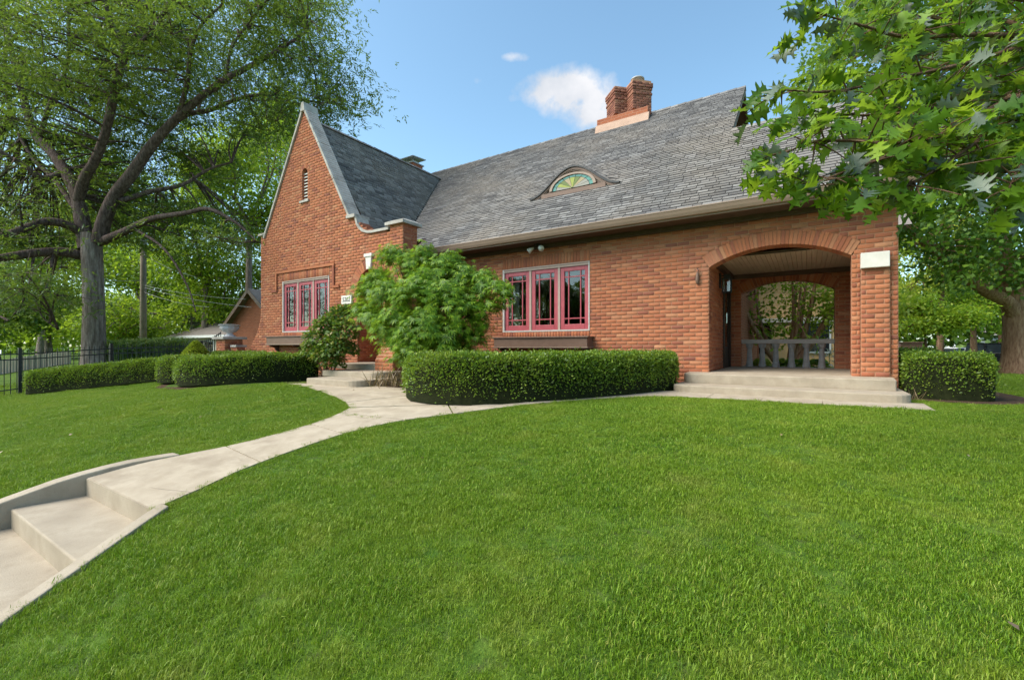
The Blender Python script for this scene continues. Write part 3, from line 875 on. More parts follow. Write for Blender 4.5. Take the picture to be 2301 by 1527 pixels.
# ---- turn the list of bricks into objects: the largest in view singly, the rest joined per wall
def brick_verts(L, H, D):
    ch = .004
    l, h = L / 2, H / 2
    V = []
    for (a, b, n) in ((l, h, -D), (l, h, -ch), (l - ch, h - ch, 0)):
        V += [(-a, -b, n), (a, -b, n), (a, b, n), (-a, b, n)]
    return np.array(V)
BF = np.array([(8, 9, 10, 11)] + [(4 + i, 4 + (i + 1) % 4, 8 + (i + 1) % 4, 8 + i) for i in range(4)] + [(i, (i + 1) % 4, 4 + (i + 1) % 4, 4 + i) for i in range(4)])
def brick_world(b):
    c, U, N, L, H, D, part, mat = b
    v = brick_verts(L, H, D)
    return np.array(c) + v[:, :1] * np.array(U) + v[:, 1:2] * np.array((0, 0, 1.0)) + v[:, 2:] * np.array(N)
def weight(b):
    c, U, N, L, H = b[:5]
    d = camdepth(c)
    face = -(Vector(c).normalized().dot(Vector(N)))
    if face < .1: return 0
    if c[0] < -2.0 and c[2] < -.1 and c[1] > 8.5: return 0          # behind the hedge
    if c[1] > 9.1: return 0
    if c[2] < -.5: return 0
    return face * L * H / d ** 2
order = sorted(range(len(BRICKS)), key=lambda i: -weight(BRICKS[i]))
single = set(order[:200])
BME = {}
for i in sorted(single):
    c, U, N, L, H, D, part, mat = BRICKS[i]
    key = (round(D, 3), round(H, 3), mat)
    if key not in BME:
        me = np_mesh('brick', brick_verts(BL - JT, H, D), BF, mat); BME[key] = me
    o = bpy.data.objects.new('brick', BME[key])
    V = Vector((0, 0, 1))
    M = Matrix(((U[0], V[0], N[0], c[0]), (U[1], V[1], N[1], c[1]), (U[2], V[2], N[2], c[2]), (0, 0, 0, 1)))
    o.matrix_basis = M @ Matrix.Diagonal((L / (BL - JT), 1, 1, 1))
    put(o, part)
groups = {}
for i, b in enumerate(BRICKS):
    if i not in single: groups.setdefault((b[6].name, b[7]), []).append(b)
for (pn, mat), bs in groups.items():
    V = np.concatenate([brick_world(b) for b in bs])
    F = (BF[None] + (np.arange(len(bs)) * 12)[:, None, None]).reshape(-1, 4)
    tag(np_obj('brickwork', V, F, mat, bpy.data.objects[pn]), kind='stuff')

# ---------------------------------------------------------------- roofs
KR = .855; YE, ZE = 8.45, 2.43 - .05 * .855
def zmain(y): return 2.43 + KR * (y - 8.5)
EBX, EBW, EBH, EBY = -4.72, 1.17, .60, 10.0
def heb(x):
    t = (x - EBX) / EBW
    return EBH * .5 * (1 + cos(pi * t)) if abs(t) < 1 else 0.0
def zroof(x, y, eb=True):
    z = zmain(y)
    h = heb(x)
    if eb and y >= EBY - 1e-6 and h > 0:
        e = zmain(EBY) + h + .16 * (y - EBY)
        d = e - z
        k = .06
        z = z + (d if d > k else (0 if d < -k else (d + k) ** 2 / (4 * k)))
    return z
WRX, WRZ = -11.76, 6.40
def zwing(x):
    d = x - WRX
    zs = WRZ - 1.53 * d
    pts = [(-9.95, WRZ - 1.53 * 1.81), (-9.6, 3.12), (-9.2, 2.72), (-8.8, 2.50), (-8.3, 2.36), (-7.9, 2.30)]
    if x < -9.95: return zs
    return float(np.interp(x, [p[0] for p in pts], [p[1] for p in pts]))
def valley_x(z):                    # x on the wing's slope at height z
    lo, hi = WRX, -7.9
    for _ in range(30):
        m = (lo + hi) / 2
        if zwing(m) > z: lo = m
        else: hi = m
    return lo
RY, RYL = 14.0, 11.40
roof = MB()
NB = 60
ysamp = [YE + (RY - YE) * i / NB for i in range(NB + 1)]
rs = random.Random(11)
DY = (EBY - YE) / 18
SH = []      # x0,x1,y0,row, flag
j = 0
y = YE
while y < RY - .01:
    y1 = min(y + DY, RY)
    zc = zmain((y + y1) / 2)
    xl = valley_x(zc) - .02 if zc < WRZ - .05 else -13.6
    if zc < 2.9: xl = max(xl, -8.6)
    xr = 1.30 if y < RYL else -1.42
    x = xl - rs.uniform(0, .3)
    while x < xr:
        wd = rs.choice((.16, .20, .24, .28, .33))
        a, b = max(x, xl), min(x + wd, xr)
        if b - a > .03: SH.append((a, b, y, y1, j))
        x += wd
    y += DY; j += 1
SHV = []; SHF = []; SHSING = []
def add_sh(V, F, q):
    base = len(V)
    V.extend(q)
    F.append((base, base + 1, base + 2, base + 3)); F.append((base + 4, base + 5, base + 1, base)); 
def sh_quad(a, b, y0, y1, jj):
    g_ = .0055
    lift = .019 + rs.choice((0, 0, .005))
    eb0 = jj >= 18
    f = lambda x, yy: zroof(x, yy if yy > EBY or not eb0 else EBY, eb0)
    bk = .004
    return [(a + g_, y0, f(a, y0) + lift), (b - g_, y0, f(b, y0) + lift), (b - g_, y1 + .02, f(b, y1) + bk + .017), (a + g_, y1 + .02, f(a, y1) + bk + .017), (a + g_, y0, f(a, y0) - .004), (b - g_, y0, f(b, y0) - .004)]
def sh_w(s):
    a, b, y0, y1, jj = s
    c = ((a + b) / 2, y0, zmain(y0))
    return (b - a) / camdepth(c) ** 2 if (a > -6 and b < -.6 and not (a < -3.4 and y0 > 9.5)) else 0
so = sorted(range(len(SH)), key=lambda i: -sh_w(SH[i]))
ssing = set(so[:300])
SLEN = DY * sqrt(1 + KR * KR)
roofmain = MB()
# decking underneath, so that nothing shows through the joints
for i in range(NB):
    ya, yb = ysamp[i], ysamp[i + 1]
    def xl_(yy):
        z = zmain(yy); return -13.6 if z > WRZ - .05 else max(valley_x(z) - .1, -8.7 if z < 2.9 else -99)
    xr = 1.28 if yb <= RYL + .05 else -1.44
    roofmain.add([(xl_(ya), ya, zmain(ya) - .012), (xr, ya, zmain(ya) - .012), (xr, yb, zmain(yb) - .012), (xl_(yb), yb, zmain(yb) - .012)], [(0, 1, 2, 3)])
# back slopes, gable-end soffits
roofmain.add([(-13.6, RY, zmain(RY)), (-1.44, RY, zmain(RY)), (-1.44, 19.2, zmain(8.8)), (-13.6, 19.2, zmain(8.8))], [(0, 3, 2, 1)])
roofmain.add([(-1.44, RYL, zmain(RYL)), (1.28, RYL, zmain(RYL)), (1.28, 12.9, 2.9), (-1.44, 12.9, 2.9)], [(0, 3, 2, 1)])
ROOF = roofmain.build('roof', 'soffit', house)
for i, s in enumerate(SH):
    if i in ssing: continue
    add_sh(SHV, SHF, sh_quad(*s))
tag(np_obj('shingles', SHV, np.array(SHF), 'shingle', ROOF, False, 'shingle_edge_shade', np.arange(len(SHF)) % 2), kind='stuff')
ang = math.atan(KR)
sme = np_mesh('shingle', [(-.5, 0, .019), (.5, 0, .019), (.5, SLEN + .02, .003), (-.5, SLEN + .02, .003), (-.5, 0, -.004), (.5, 0, -.004)], np.array([(0, 1, 2, 3), (4, 5, 1, 0)]), 'shingle', False, 'shingle_edge_shade', [0, 1])
for i in ssing:
    a, b, y0, y1, jj = SH[i]
    o = bpy.data.objects.new('shingle', sme)
    o.matrix_basis = Matrix.Translation(((a + b) / 2, y0, zmain(y0) + rs.uniform(0, .004))) @ Matrix.Rotation(ang, 4, 'X') @ Matrix.Diagonal((b - a - .011, 1, 1, 1))
    put(o, ROOF)
# wing roof, right slope
WV = []; WF = []
segx = [WRX]
arc = 0.0
x = WRX; step = .113
while x < -7.95:
    dx = .01
    sl = sqrt(1 + ((zwing(x + dx) - zwing(x)) / dx) ** 2)
    x += step / sl; segx.append(x)
deck = MB()
for i in range(len(segx) - 1, 0, -1):
    xa, xb = segx[i - 1], segx[i]           # xb is the lower edge
    za, zb = zwing(xa), zwing(xb)
    yend = 8.5 + (zb - 2.43) / KR + .03
    if xb > -8.40: y0w = 8.0
    else: y0w = GY + .36
    nx_, nz_ = (za - zb), (xb - xa); q = sqrt(nx_ ** 2 + nz_ ** 2); nx_ /= q; nz_ /= q
    if yend > y0w:
        deck.add([(xb, y0w, zb - .012), (xb, yend + .1, zb - .012), (xa, yend + .1, za - .012), (xa, y0w, za - .012)], [(0, 1, 2, 3)])
        yy = y0w - rs.uniform(0, .3)
        while yy < yend:
            wd = rs.choice((.16, .20, .24, .28, .33)); a, b = max(yy, y0w) + .0055, min(yy + wd, yend) - .0055
            if b - a > .02:
                L = .019 + rs.choice((0, 0, .005)); bk = .018
                ux, uz = (xa - xb) / q, (za - zb) / q
                base = len(WV)
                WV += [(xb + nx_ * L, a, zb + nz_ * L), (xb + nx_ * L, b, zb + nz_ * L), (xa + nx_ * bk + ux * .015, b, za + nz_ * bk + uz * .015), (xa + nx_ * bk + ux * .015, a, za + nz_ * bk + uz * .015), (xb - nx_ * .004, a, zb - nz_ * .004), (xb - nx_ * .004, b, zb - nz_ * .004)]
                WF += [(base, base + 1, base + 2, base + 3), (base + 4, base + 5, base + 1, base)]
            yy += wd
WROOF = deck.build('roof', 'soffit', house)
deck2 = MB().add([(WRX, GY + .36, WRZ), (WRX, 15.5, WRZ), (-14.3, 15.5, WRZ - 1.6 * 2.54), (-14.3, GY + .36, WRZ - 1.6 * 2.54)], [(0, 1, 2, 3)])
deck2.build('roof_far_slope', 'far_roof', WROOF)
tag(np_obj('shingles', WV, np.array(WF), 'shingle', WROOF, False, 'shingle_edge_shade', np.arange(len(WF)) % 2), kind='stuff')
# ridge caps
def ridge(pts, parent):
    n = max(2, int((Vector(pts[1]) - Vector(pts[0])).length / .22))
    for i in range(1):
        mb = MB()
        for k in range(n):
            p = Vector(pts[0]).lerp(Vector(pts[1]), k / n); q = Vector(pts[0]).lerp(Vector(pts[1]), (k + 1.12) / n)
            d = (q - p).normalized(); r = d.cross(Vector((0, 0, 1))).normalized()
            up = Vector((0, 0, .014 + .004 * (k % 2)))
            mb.add([p - r * .12 + up - Vector((0, 0, .10)), p + up + Vector((0, 0, .012)), p + r * .12 + up - Vector((0, 0, .10)), q - r * .12 + up - Vector((0, 0, .105)), q + up, q + r * .12 + up - Vector((0, 0, .105))], [(0, 1, 4, 3), (1, 2, 5, 4)])
        tag(mb.build('ridge_caps', 'shingle', parent), kind='stuff')
ridge([(-1.42, RY, zmain(RY) + .01), (-13.0, RY, zmain(RY) + .01)], ROOF)
ridge([(1.29, RYL, zmain(RYL) + .01), (-1.42, RYL, zmain(RYL) + .01)], ROOF)
ridge([(WRX, GY + .42, WRZ + .02), (WRX, 13.1, WRZ + .02)], WROOF)
# right gable end of the high roof
ge = MB()
ge.prism([(-1.72, 9.0, zmain(9.0) - .12), (-1.72, RY, zmain(RY) - .12), (-1.72, 19.0, zmain(9.0) - .12)], (-.2, 0, 0))
ge.build('gable_end', 'brick_far', house)
rk = MB()
for sgn in (0, 1):
    yA, yB = (RYL - .6, RY) if sgn == 0 else (RY, 19.0)
    zA, zB = (zmain(yA), zmain(RY)) if sgn == 0 else (zmain(RY), zmain(9.0))
    rk.add([(-1.43, yA, zA - .02), (-1.43, yB, zB - .02), (-1.43, yB, zB - .20), (-1.43, yA, zA - .20), (-1.47, yA, zA - .02), (-1.47, yB, zB - .02), (-1.47, yB, zB - .20), (-1.47, yA, zA - .20)], [(0, 1, 2, 3), (7, 6, 5, 4), (3, 2, 6, 7), (0, 4, 5, 1)])
    rk.add([(-1.47, yA, zA - .10), (-1.47, yB, zB - .10), (-1.72, yB, zB - .10), (-1.72, yA, zA - .10)], [(0, 1, 2, 3)])
rk.build('rake_board', 'brown_paint', house)
# eaves
gt = MB()
GX0, GX1 = -7.86, 1.30
gp = [(8.46, 2.292), (8.40, 2.300), (8.375, 2.345), (8.355, 2.40), (8.345, 2.412), (8.345, 2.43), (8.365, 2.43), (8.37, 2.40), (8.46, 2.40)]
gt.prism([(GX0, y, z) for y, z in gp], (GX1 - GX0, 0, 0))
gt.build('gutter', 'gutter_brown', house)
MB().box(GX0, 1.28, 8.462, 8.50, 2.27, 2.43).build('fascia', 'gutter_brown', house)
sf = MB(); sf.box(GX0, 1.28, 8.50, 8.995, 2.285, 2.30); sf.box(GX0, 1.16, 8.955, 8.998, 2.20, 2.284); sf.box(GX0, 1.15, 8.925, 8.996, 2.245, 2.283)
sf.build('soffit', 'soffit', house)
MB().box(-1.44, 1.15, 9.01, 12.0, 2.335, 2.45).build('wall_plate', 'soffit', house)
MB().prism([(1.10, 8.99, 2.33), (1.10, RYL, zmain(RYL) - .15), (1.10, 12.6, 2.33)], (.05, 0, 0)).build('gable_end', 'brick_far', house)
bx_ = MB(); bx_.box(-13.4, -13.1, 12.0, 19.0, -.8, 3.0); bx_.box(-13.4, -1.5, 18.7, 19.0, -.8, 2.9); bx_.box(-1.82, -1.525, 11.77, 19.0, -.8, 3.0)
bx_.build('wall', 'brick_far', house)
# eyebrow dormer: front, moulded trim and stained glass
eb = MB(); K = 48
EF = EBY - .10
def ebz(x, inset=0): return zmain(EBY) + max(0, heb(x))
xsE = [EBX - EBW + 2 * EBW * i / K for i in range(K + 1)]
for i in range(K):
    a, b = xsE[i], xsE[i + 1]
    eb.add([(a, EBY - .02, zmain(EBY) - .02), (b, EBY - .02, zmain(EBY) - .02), (b, EBY - .02, ebz(b) + .005), (a, EBY - .02, ebz(a) + .005)], [(0, 1, 2, 3)])
EY = eb.build('eyebrow_window', 'brown_paint', house)
for (t0, t1, f0, f1, nm, mt) in ((.012, -.03, EF, EBY + .03, 'eyebrow_shingle_edge', 'lead'), (-.03, -.085, EF + .03, EBY - .018, 'trim', 'brown_paint'), (-.085, -.11, EF + .055, EBY - .018, 'trim', 'gutter_brown')):
    tb = MB(); vs = []
    for x in xsE:
        z = ebz(x)
        lo = max(z + t1, zmain(EBY) - .1)
        vs += [(x, f0, z + t0), (x, f1, z + t0), (x, f1, lo), (x, f0, lo)]
    n = len(xsE)
    tb.add(vs, [(i * 4 + q, i * 4 + (q + 1) % 4, (i + 1) * 4 + (q + 1) % 4, (i + 1) * 4 + q) for i in range(n - 1) for q in range(4)])
    tb.build(nm, mt, EY)
MB().box(EBX - .84, EBX + .84, EF + .02, EBY - .018, zmain(EBY) - .06, zmain(EBY) + .055).build('sill', 'brown_paint', EY)
wx0, wx1, wzb, wzt = -5.27, -4.19, 3.80, 4.115
xm, hw_, ht_ = (wx0 + wx1) / 2, (wx1 - wx0) / 2, wzt - wzb
def ell(t, k): return (xm + hw_ * k * cos(t), wzb + ht_ * k * sin(t))
fr = MB(); vs = []; n = 25
for i in range(n):
    t = pi * i / (n - 1)
    (xo, zo), (xi, zi) = ell(t, 1.13), ell(t, 1.0)
    vs += [(xo, EBY - .075, zo), (xo, EBY - .02, zo), (xi, EBY - .02, zi), (xi, EBY - .075, zi)]
fr.add(vs, [(i * 4 + q, i * 4 + (q + 1) % 4, (i + 1) * 4 + (q + 1) % 4, (i + 1) * 4 + q) for i in range(n - 1) for q in range(4)])
fr.build('sash', 'gutter_brown', EY)
NP = 9
cols = ['stain_pale', 'stain_lime', 'stain_olive', 'stain_amber', 'stain_lime', 'stain_olive', 'stain_amber', 'stain_pale', 'stain_pale']
for i in range(NP):
    t0, t1 = pi * (NP - 1 - i) / NP + .015, pi * (NP - i) / NP - .015
    for (k0, k1, mt) in ((.06, .80, cols[i]), (.83, .985, 'stain_green')):
        q = []
        for t in np.linspace(t0, t1, 4): q.append((*ell(t, k1),))
        for t in np.linspace(t1, t0, 2): q.append((*ell(t, k0),))
        MB().add([(x, EBY - .045, z) for x, z in q], [tuple(range(len(q)))]).build('pane', mt, EY)
MB().add([(xm + hw_ * cos(pi * i / 24), EBY - .038, wzb + ht_ * sin(pi * i / 24)) for i in range(25)], [tuple(range(25))]).build('leading', 'lead', EY)

# ---------------------------------------------------------------- windows
def casement_window(x0, x1, z0, z1, y):
    f = MB(); t = .045
    f.box(x0, x0 + t, y - .008, y + .12, z0, z1); f.box(x1 - t * .6, x1, y - .008, y + .12, z0, z1)
    f.box(x0 + t, x1 - t * .6, y - .010, y + .12, z0, z0 + .032)
    wn = f.build('window', 'trim_white', house)
    h = MB().box(x0 + t, x1 - t * .6, y - .002, y + .12, z1 - .075, z1 - .001); h.box(x0 + t, x1 - t * .6, y - .02, y + .04, z1 - .03, z1 - .002); h.build('head', 'trim_tan', wn)
    a0, a1 = x0 + t, x1 - t * .6
    mw = .055; sw = (a1 - a0 - 2 * mw) / 3
    for i in range(2):
        m0 = a0 + sw * (i + 1) + mw * i
        MB().box(m0, m0 + mw, y + .012, y + .12, z0 + .032, z1 - .075).build('mullion', 'trim_tan', wn)
    for i in range(3):
        s0 = a0 + (sw + mw) * i; s1 = s0 + sw
        b0, b1 = z0 + .034, z1 - .077
        st_, rl, bt_ = .098, .095, .118
        ya, yb = y + .028, y + .075
        s = MB(); s.box(s0 + .002, s0 + st_, ya, yb, b0, b1); s.box(s1 - st_, s1 - .002, ya, yb, b0, b1)
        s.box(s0 + st_, s1 - st_, ya, yb, b1 - rl, b1); s.box(s0 + st_, s1 - st_, ya, yb, b0, b0 + bt_)
        s.build('sash', 'sash_red', wn, bevel=.006)
        gx0, gx1, gz0, gz1 = s0 + st_, s1 - st_, b0 + bt_, b1 - rl
        mx = [gx0 + .10, gx1 - .10]; mz = [gz0 + .125, gz1 - .125]
        m = MB()
        for q in mx: m.box(q - .012, q + .012, ya + .008, yb - .01, gz0, gz1)
        for q in mz: m.box(gx0, gx1, ya + .006, yb - .012, q - .012, q + .012)
        m.build('muntin', 'sash_red', wn)
        ex = [gx0, *mx, gx1]; ez = [gz0, *mz, gz1]
        for p in range(3):
            for q in range(3):
                MB().add([(ex[p], yb - .022, ez[q]), (ex[p + 1], yb - .022, ez[q]), (ex[p + 1], yb - .022, ez[q + 1]), (ex[p], yb - .022, ez[q + 1])], [(0, 1, 2, 3)]).build('pane', 'glass', wn)
    return wn
wA = casement_window(WX0, WX1, WZ0, WZ1, 9.0)
wB = casement_window(GWIN[0], GWIN[1], GWIN[2], GWIN[3], GY)
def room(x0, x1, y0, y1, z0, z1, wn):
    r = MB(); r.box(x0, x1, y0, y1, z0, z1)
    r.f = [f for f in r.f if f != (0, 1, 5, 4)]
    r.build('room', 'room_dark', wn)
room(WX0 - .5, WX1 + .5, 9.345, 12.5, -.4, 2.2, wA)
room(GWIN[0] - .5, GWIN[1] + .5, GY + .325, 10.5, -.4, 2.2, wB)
def curtain(x0, x1, y, z0, z1, wn):
    n = 40; vs = []
    for i in range(n + 1):
        x = x0 + (x1 - x0) * i / n; yy = y + .007 * sin(i * 1.1)
        vs += [(x, yy, z0), (x, yy, z1)]
    MB().add(vs, [(2 * i, 2 * i + 2, 2 * i + 3, 2 * i + 1) for i in range(n)]).build('curtain', 'curtain', wn, True)
curtain(GWIN[0] + .05, GWIN[0] + 1.15, GY + .36, .35, 1.9, wB); curtain(GWIN[1] - .5, GWIN[1] - .05, GY + .36, .35, 1.9, wB)
curtain(WX0 + .02, WX0 + .22, 9.38, .3, 1.85, wA)
bl = MB().box(WX0 + .05, WX1 - .05, 9.36, 9.375, 1.60, 1.8); bl.build('blind', 'curtain', wA)
# porch side door
d = MB(); d.box(PX - .06, PX - .015, 10.70, 11.62, -.47, 1.42); dd = d.build('door', 'dark_wood', house)
MB().box(PX - .014, PX - .008, 10.84, 11.48, .0, 1.28).build('pane', 'glass', dd)
df = MB(); df.box(PX - .02, PX + .03, 10.66, 10.74, -.47, 1.44); df.box(PX - .02, PX + .03, 11.58, 11.66, -.47, 1.44); df.box(PX - .02, PX + .03, 10.74, 11.58, 1.36, 1.44)
df.build('door_frame', 'dark_wood', dd)
MB().tube([(PX + .05, 10.80, .50), (PX + .05, 10.80, .72)], .012).build('handle', 'chrome', dd)

# ---------------------------------------------------------------- things fixed to the house
def window_box(x0, x1, ztop, y, label):
    t = thing('window_box', ((x0 + x1) / 2, y - .2, ztop - .25), label, 'window box', 'window boxes')
    b = MB(); b.box(x0, x1, y - .30, y - .002, ztop - .19, ztop); b.build('box', 'brown_paint', t, bevel=.004)
    l = MB(); l.box(x0 - .03, x1 + .03, y - .33, y - .003, ztop + .001, ztop + .03); l.build('rim', 'brown_paint', t, bevel=.006)
    l = MB(); l.box(x0 - .02, x1 + .02, y - .325, y - .004, ztop - .215, ztop - .191); l.build('base_moulding', 'gutter_brown', t)
    for x in (x0 + .12, (x0 + x1) / 2, x1 - .12):
        MB().prism([(x - .03, y - .29, ztop - .216), (x - .03, y - .003, ztop - .216), (x - .03, y - .003, ztop - .42), (x - .03, y - .06, ztop - .40), (x - .03, y - .12, ztop - .30), (x - .03, y - .26, ztop - .255)], (.06, 0, 0)).build('bracket', 'soffit', t)
window_box(-6.14, -3.80, .185, 9.0, 'brown wooden window box under the front window beside the porch')
window_box(-13.14, -10.55, .262, GY, 'brown wooden window box under the gable window, half behind a shrub')
def letters(txt, size, loc, rot, mat, parent, name='lettering', shear=0.0, ext=.003):
    cu = bpy.data.curves.new(name, 'FONT'); cu.body = txt; cu.size = size; cu.extrude = ext; cu.align_x = 'CENTER'; cu.align_y = 'CENTER'; cu.shear = shear
    cu.materials.append(MATS[mat])
    tmp = bpy.data.objects.new(name, cu)
    COL.objects.link(tmp); bpy.context.view_layer.update()
    me = bpy.data.meshes.new_from_object(tmp.evaluated_get(bpy.context.evaluated_depsgraph_get()))
    bpy.data.objects.remove(tmp)
    if not me.materials: me.materials.append(MATS[mat])
    me.transform(Matrix.Translation(loc) @ Matrix.Rotation(rot[0], 4, 'X'))
    return put(bpy.data.objects.new(name, me), parent)
t = thing('number_plaque', (-9.87, GY - .04, 1.19), 'white stone plaque with house number 5202 left of the entry arch', 'plaque')
MB().prism([(-10.07, GY - .001, 1.08), (-9.67, GY - .001, 1.08), (-9.67, GY - .001, 1.30), (-10.07, GY - .001, 1.30)], (0, -.05, 0)).build('stone', 'limestone_clean', t, bevel=.01)
o = letters('5202', .155, (-9.87, GY - .052, 1.19), (pi / 2, 0, 0), 'ink', t, shear=.15); ROOTLOC = ROOT[t.name]
t = thing('blank_plaque', (.87, 8.9, 1.32), 'blank pale limestone block set in the porch pillar', 'plaque')
MB().box(.695, 1.045, 8.86, 8.996, 1.209, 1.445).build('stone', 'limestone_clean', t, bevel=.008)
# lantern on the porch side wall
t = thing('wall_lantern', (PX, 10.3, 1.2), 'black box lantern on the porch side wall, beside the door', 'lantern')
ly, lx = 10.22, PX + .14
b = MB(); b.box(PX + .002, PX + .025, ly - .07, ly + .07, 1.20, 1.50); b.bar((PX + .02, ly, 1.44), (lx, ly, 1.47), .02, .02); b.build('bracket', 'iron', t)
b = MB()
for sx_ in (-.075, .075):
    for sy_ in (-.075, .075): b.box(lx + sx_ - .008, lx + sx_ + .008, ly + sy_ - .008, ly + sy_ + .008, 1.12, 1.36)
b.box(lx - .085, lx + .085, ly - .085, ly + .085, 1.10, 1.119); b.box(lx - .09, lx + .09, ly - .09, ly + .09, 1.361, 1.40); b.box(lx - .06, lx + .06, ly - .06, ly + .06, 1.401, 1.47)
b.build('frame', 'iron', t)
MB().box(lx - .07, lx + .07, ly - .07, ly + .07, 1.121, 1.359).build('lens', 'glass', t)
MB().tube([(lx, ly, 1.12), (lx, ly, 1.25)], .018).build('bulb', 'lamp_lens', t)
# floodlights under the eave
t = thing('floodlight', (-5.05, 8.93, 2.2), 'twin white floodlight heads under the eave above the front window', 'floodlight')
fy = 8.86
MB().box(-5.12, -5.0, 8.80, 8.92, 2.255, 2.284).build('base', 'iron', t)
for (hx, dirv) in ((-5.17, Vector((-.75, -.35, -.55))), (-4.93, Vector((.25, -.85, -.4)))):
    dirv.normalize(); p0 = Vector((-5.06, fy, 2.25)); p1 = Vector((hx, fy - .02, 2.20))
    MB().tube([p0, p1], .014, 6).build('arm', 'iron', t)
    p2 = p1 + dirv * .13
    MB().tube([p1 - dirv * .02, p1 + dirv * .03, p2], [.02, .035, .068], 16).build('head', 'lamp_lens', t, True)
# hanging hook ornament left of the arch
t = thing('hanging_ornament', (-1.705, 8.98, 1.3), 'small dark metal ornament hanging on brickwork left of the porch arch', 'ornament')
MB().tube([(-1.70, 8.98, 1.46), (-1.715, 8.955, 1.44), (-1.69, 8.95, 1.41), (-1.71, 8.97, 1.37)], .008, 6).build('hook', 'iron', t)
MB().tube([(-1.71, 8.965, 1.39), (-1.71, 8.962, 1.33), (-1.715, 8.96, 1.24), (-1.712, 8.962, 1.18), (-1.70, 8.965, 1.14)], [.012, .028, .036, .03, .008], 8).build('pod', 'brown_paint', t, True)
# balustrade in the back arch
t = thing('balustrade', (-.4, 11.9, -.47), 'grey balustrade with six fluted balusters in the back porch arch', 'balustrade')
MB().box(BACK['xc'] - BACK['hw'] + .003, BACK['xc'] + BACK['hw'] - .003, 11.80, 12.0, .065, .16).build('rail', 'rail_paint', t, bevel=.006)
for bx0 in (-1.13, -.87, -.60, -.30, -.02, .26):
    b = MB(); k = 20
    prof = [(.075, -.469), (.075, -.40), (.062, -.385), (.068, -.36), (.060, -.34), (.046, -.06), (.046, -.04), (.062, -.03), (.072, .02), (.075, .025), (.075, .063)]
    vs = []
    for (r, z) in prof:
        for jj in range(k):
            a = 2 * pi * jj / k; rr = r * (.93 if (jj % 2 and -.345 < z < -.05) else 1)
            vs.append((bx0 + rr * cos(a), 11.9 + rr * sin(a), z))
    n = len(prof)
    b.add(vs, [(i * k + jj, i * k + (jj + 1) % k, (i + 1) * k + (jj + 1) % k, (i + 1) * k + jj) for i in range(n - 1) for jj in range(k)])
    b.build('baluster', 'grey_paint', t)
# ---------------------------------------------------------------- foliage helpers
def unit(a): return a / np.maximum(np.linalg.norm(a, axis=-1, keepdims=True), 1e-9)
def rand_dirs(rng, n): return unit(rng.normal(size=(n, 3)))
def leaf_quads(C, D, N, L, W, fold=.12):
    """one folded rhombus per leaf"""
    D = unit(D); S = unit(np.cross(D, N)); N2 = np.cross(S, D)
    L = np.asarray(L).reshape(-1, 1) * np.ones((len(C), 1)); W = np.asarray(W).reshape(-1, 1) * np.ones((len(C), 1))
    a = C; b = C + D * L * .45 + S * W * .5 + N2 * W * fold; c = C + D * L; d = C + D * L * .45 - S * W * .5 + N2 * W * fold
    V = np.stack([a, b, c, d], 1).reshape(-1, 3)
    F = np.arange(len(C) * 4).reshape(-1, 4)
    return V, F
def merge(parts):
    Vs, Fs, o = [], [], 0
    for V, F in parts:
        Vs.append(V); Fs.append(F + o); o += len(V)
    return np.concatenate(Vs), np.concatenate(Fs)
def bezier(p, q, sag, n=5, side=None):
    p, q = np.asarray(p, float), np.asarray(q, float)
    m = (p + q) / 2 + np.array([0, 0, sag]) + (side if side is not None else 0)
    t = np.linspace(0, 1, n)[:, None]
    return (1 - t) ** 2 * p + 2 * t * (1 - t) * m + t * t * q
class Tubes:
    def __init__(s): s.V = []; s.F = []; s.n = 0
    def add(s, pts, rad, k=6):
        pts = np.asarray(pts, float); n = len(pts)
        rad = np.asarray(rad, float) * np.ones(n)
        d = np.zeros_like(pts); d[1:-1] = pts[2:] - pts[:-2]; d[0] = pts[1] - pts[0]; d[-1] = pts[-1] - pts[-2]
        d = unit(d)
        ref = np.array([1., 0, 0]) if abs(d[0][0]) < .8 else np.array([0, 1., 0])
        th = np.arange(k) * 2 * pi / k
        V = []
        for i in range(n):
            a = ref - d[i] * ref.dot(d[i]); a = a / max(np.linalg.norm(a), 1e-9); ref = a
            b = np.cross(d[i], a)
            V.append(pts[i] + rad[i] * (np.cos(th)[:, None] * a + np.sin(th)[:, None] * b))
        V = np.concatenate(V)
        i = np.arange(n - 1)[:, None] * k; j = np.arange(k)[None]; j2 = (j + 1) % k
        F = np.stack([i + j, i + j2, i + k + j2, i + k + j], -1).reshape(-1, 4)
        s.V.append(V); s.F.append(F + s.n); s.n += len(V)
    def build(s, name, mat, parent, smooth=True):
        return np_obj(name, np.concatenate(s.V), np.concatenate(s.F), mat, parent, smooth)
def resample(pts, n):
    pts = np.asarray(pts, float)
    if len(pts) > 2:                      # Catmull-Rom
        P = np.concatenate([[2 * pts[0] - pts[1]], pts, [2 * pts[-1] - pts[-2]]])
        out = []
        m = max(2, n // (len(pts) - 1))
        for i in range(1, len(P) - 2):
            for t in np.linspace(0, 1, m, endpoint=False):
                p0, p1, p2, p3 = P[i - 1], P[i], P[i + 1], P[i + 2]
                out.append(.5 * (2 * p1 + (p2 - p0) * t + (2 * p0 - 5 * p1 + 4 * p2 - p3) * t * t + (3 * p1 - p0 - 3 * p2 + p3) * t ** 3))
        out.append(P[-2]); return np.array(out)
    t = np.linspace(0, 1, n)[:, None]
    return pts[0] * (1 - t) + pts[-1] * t
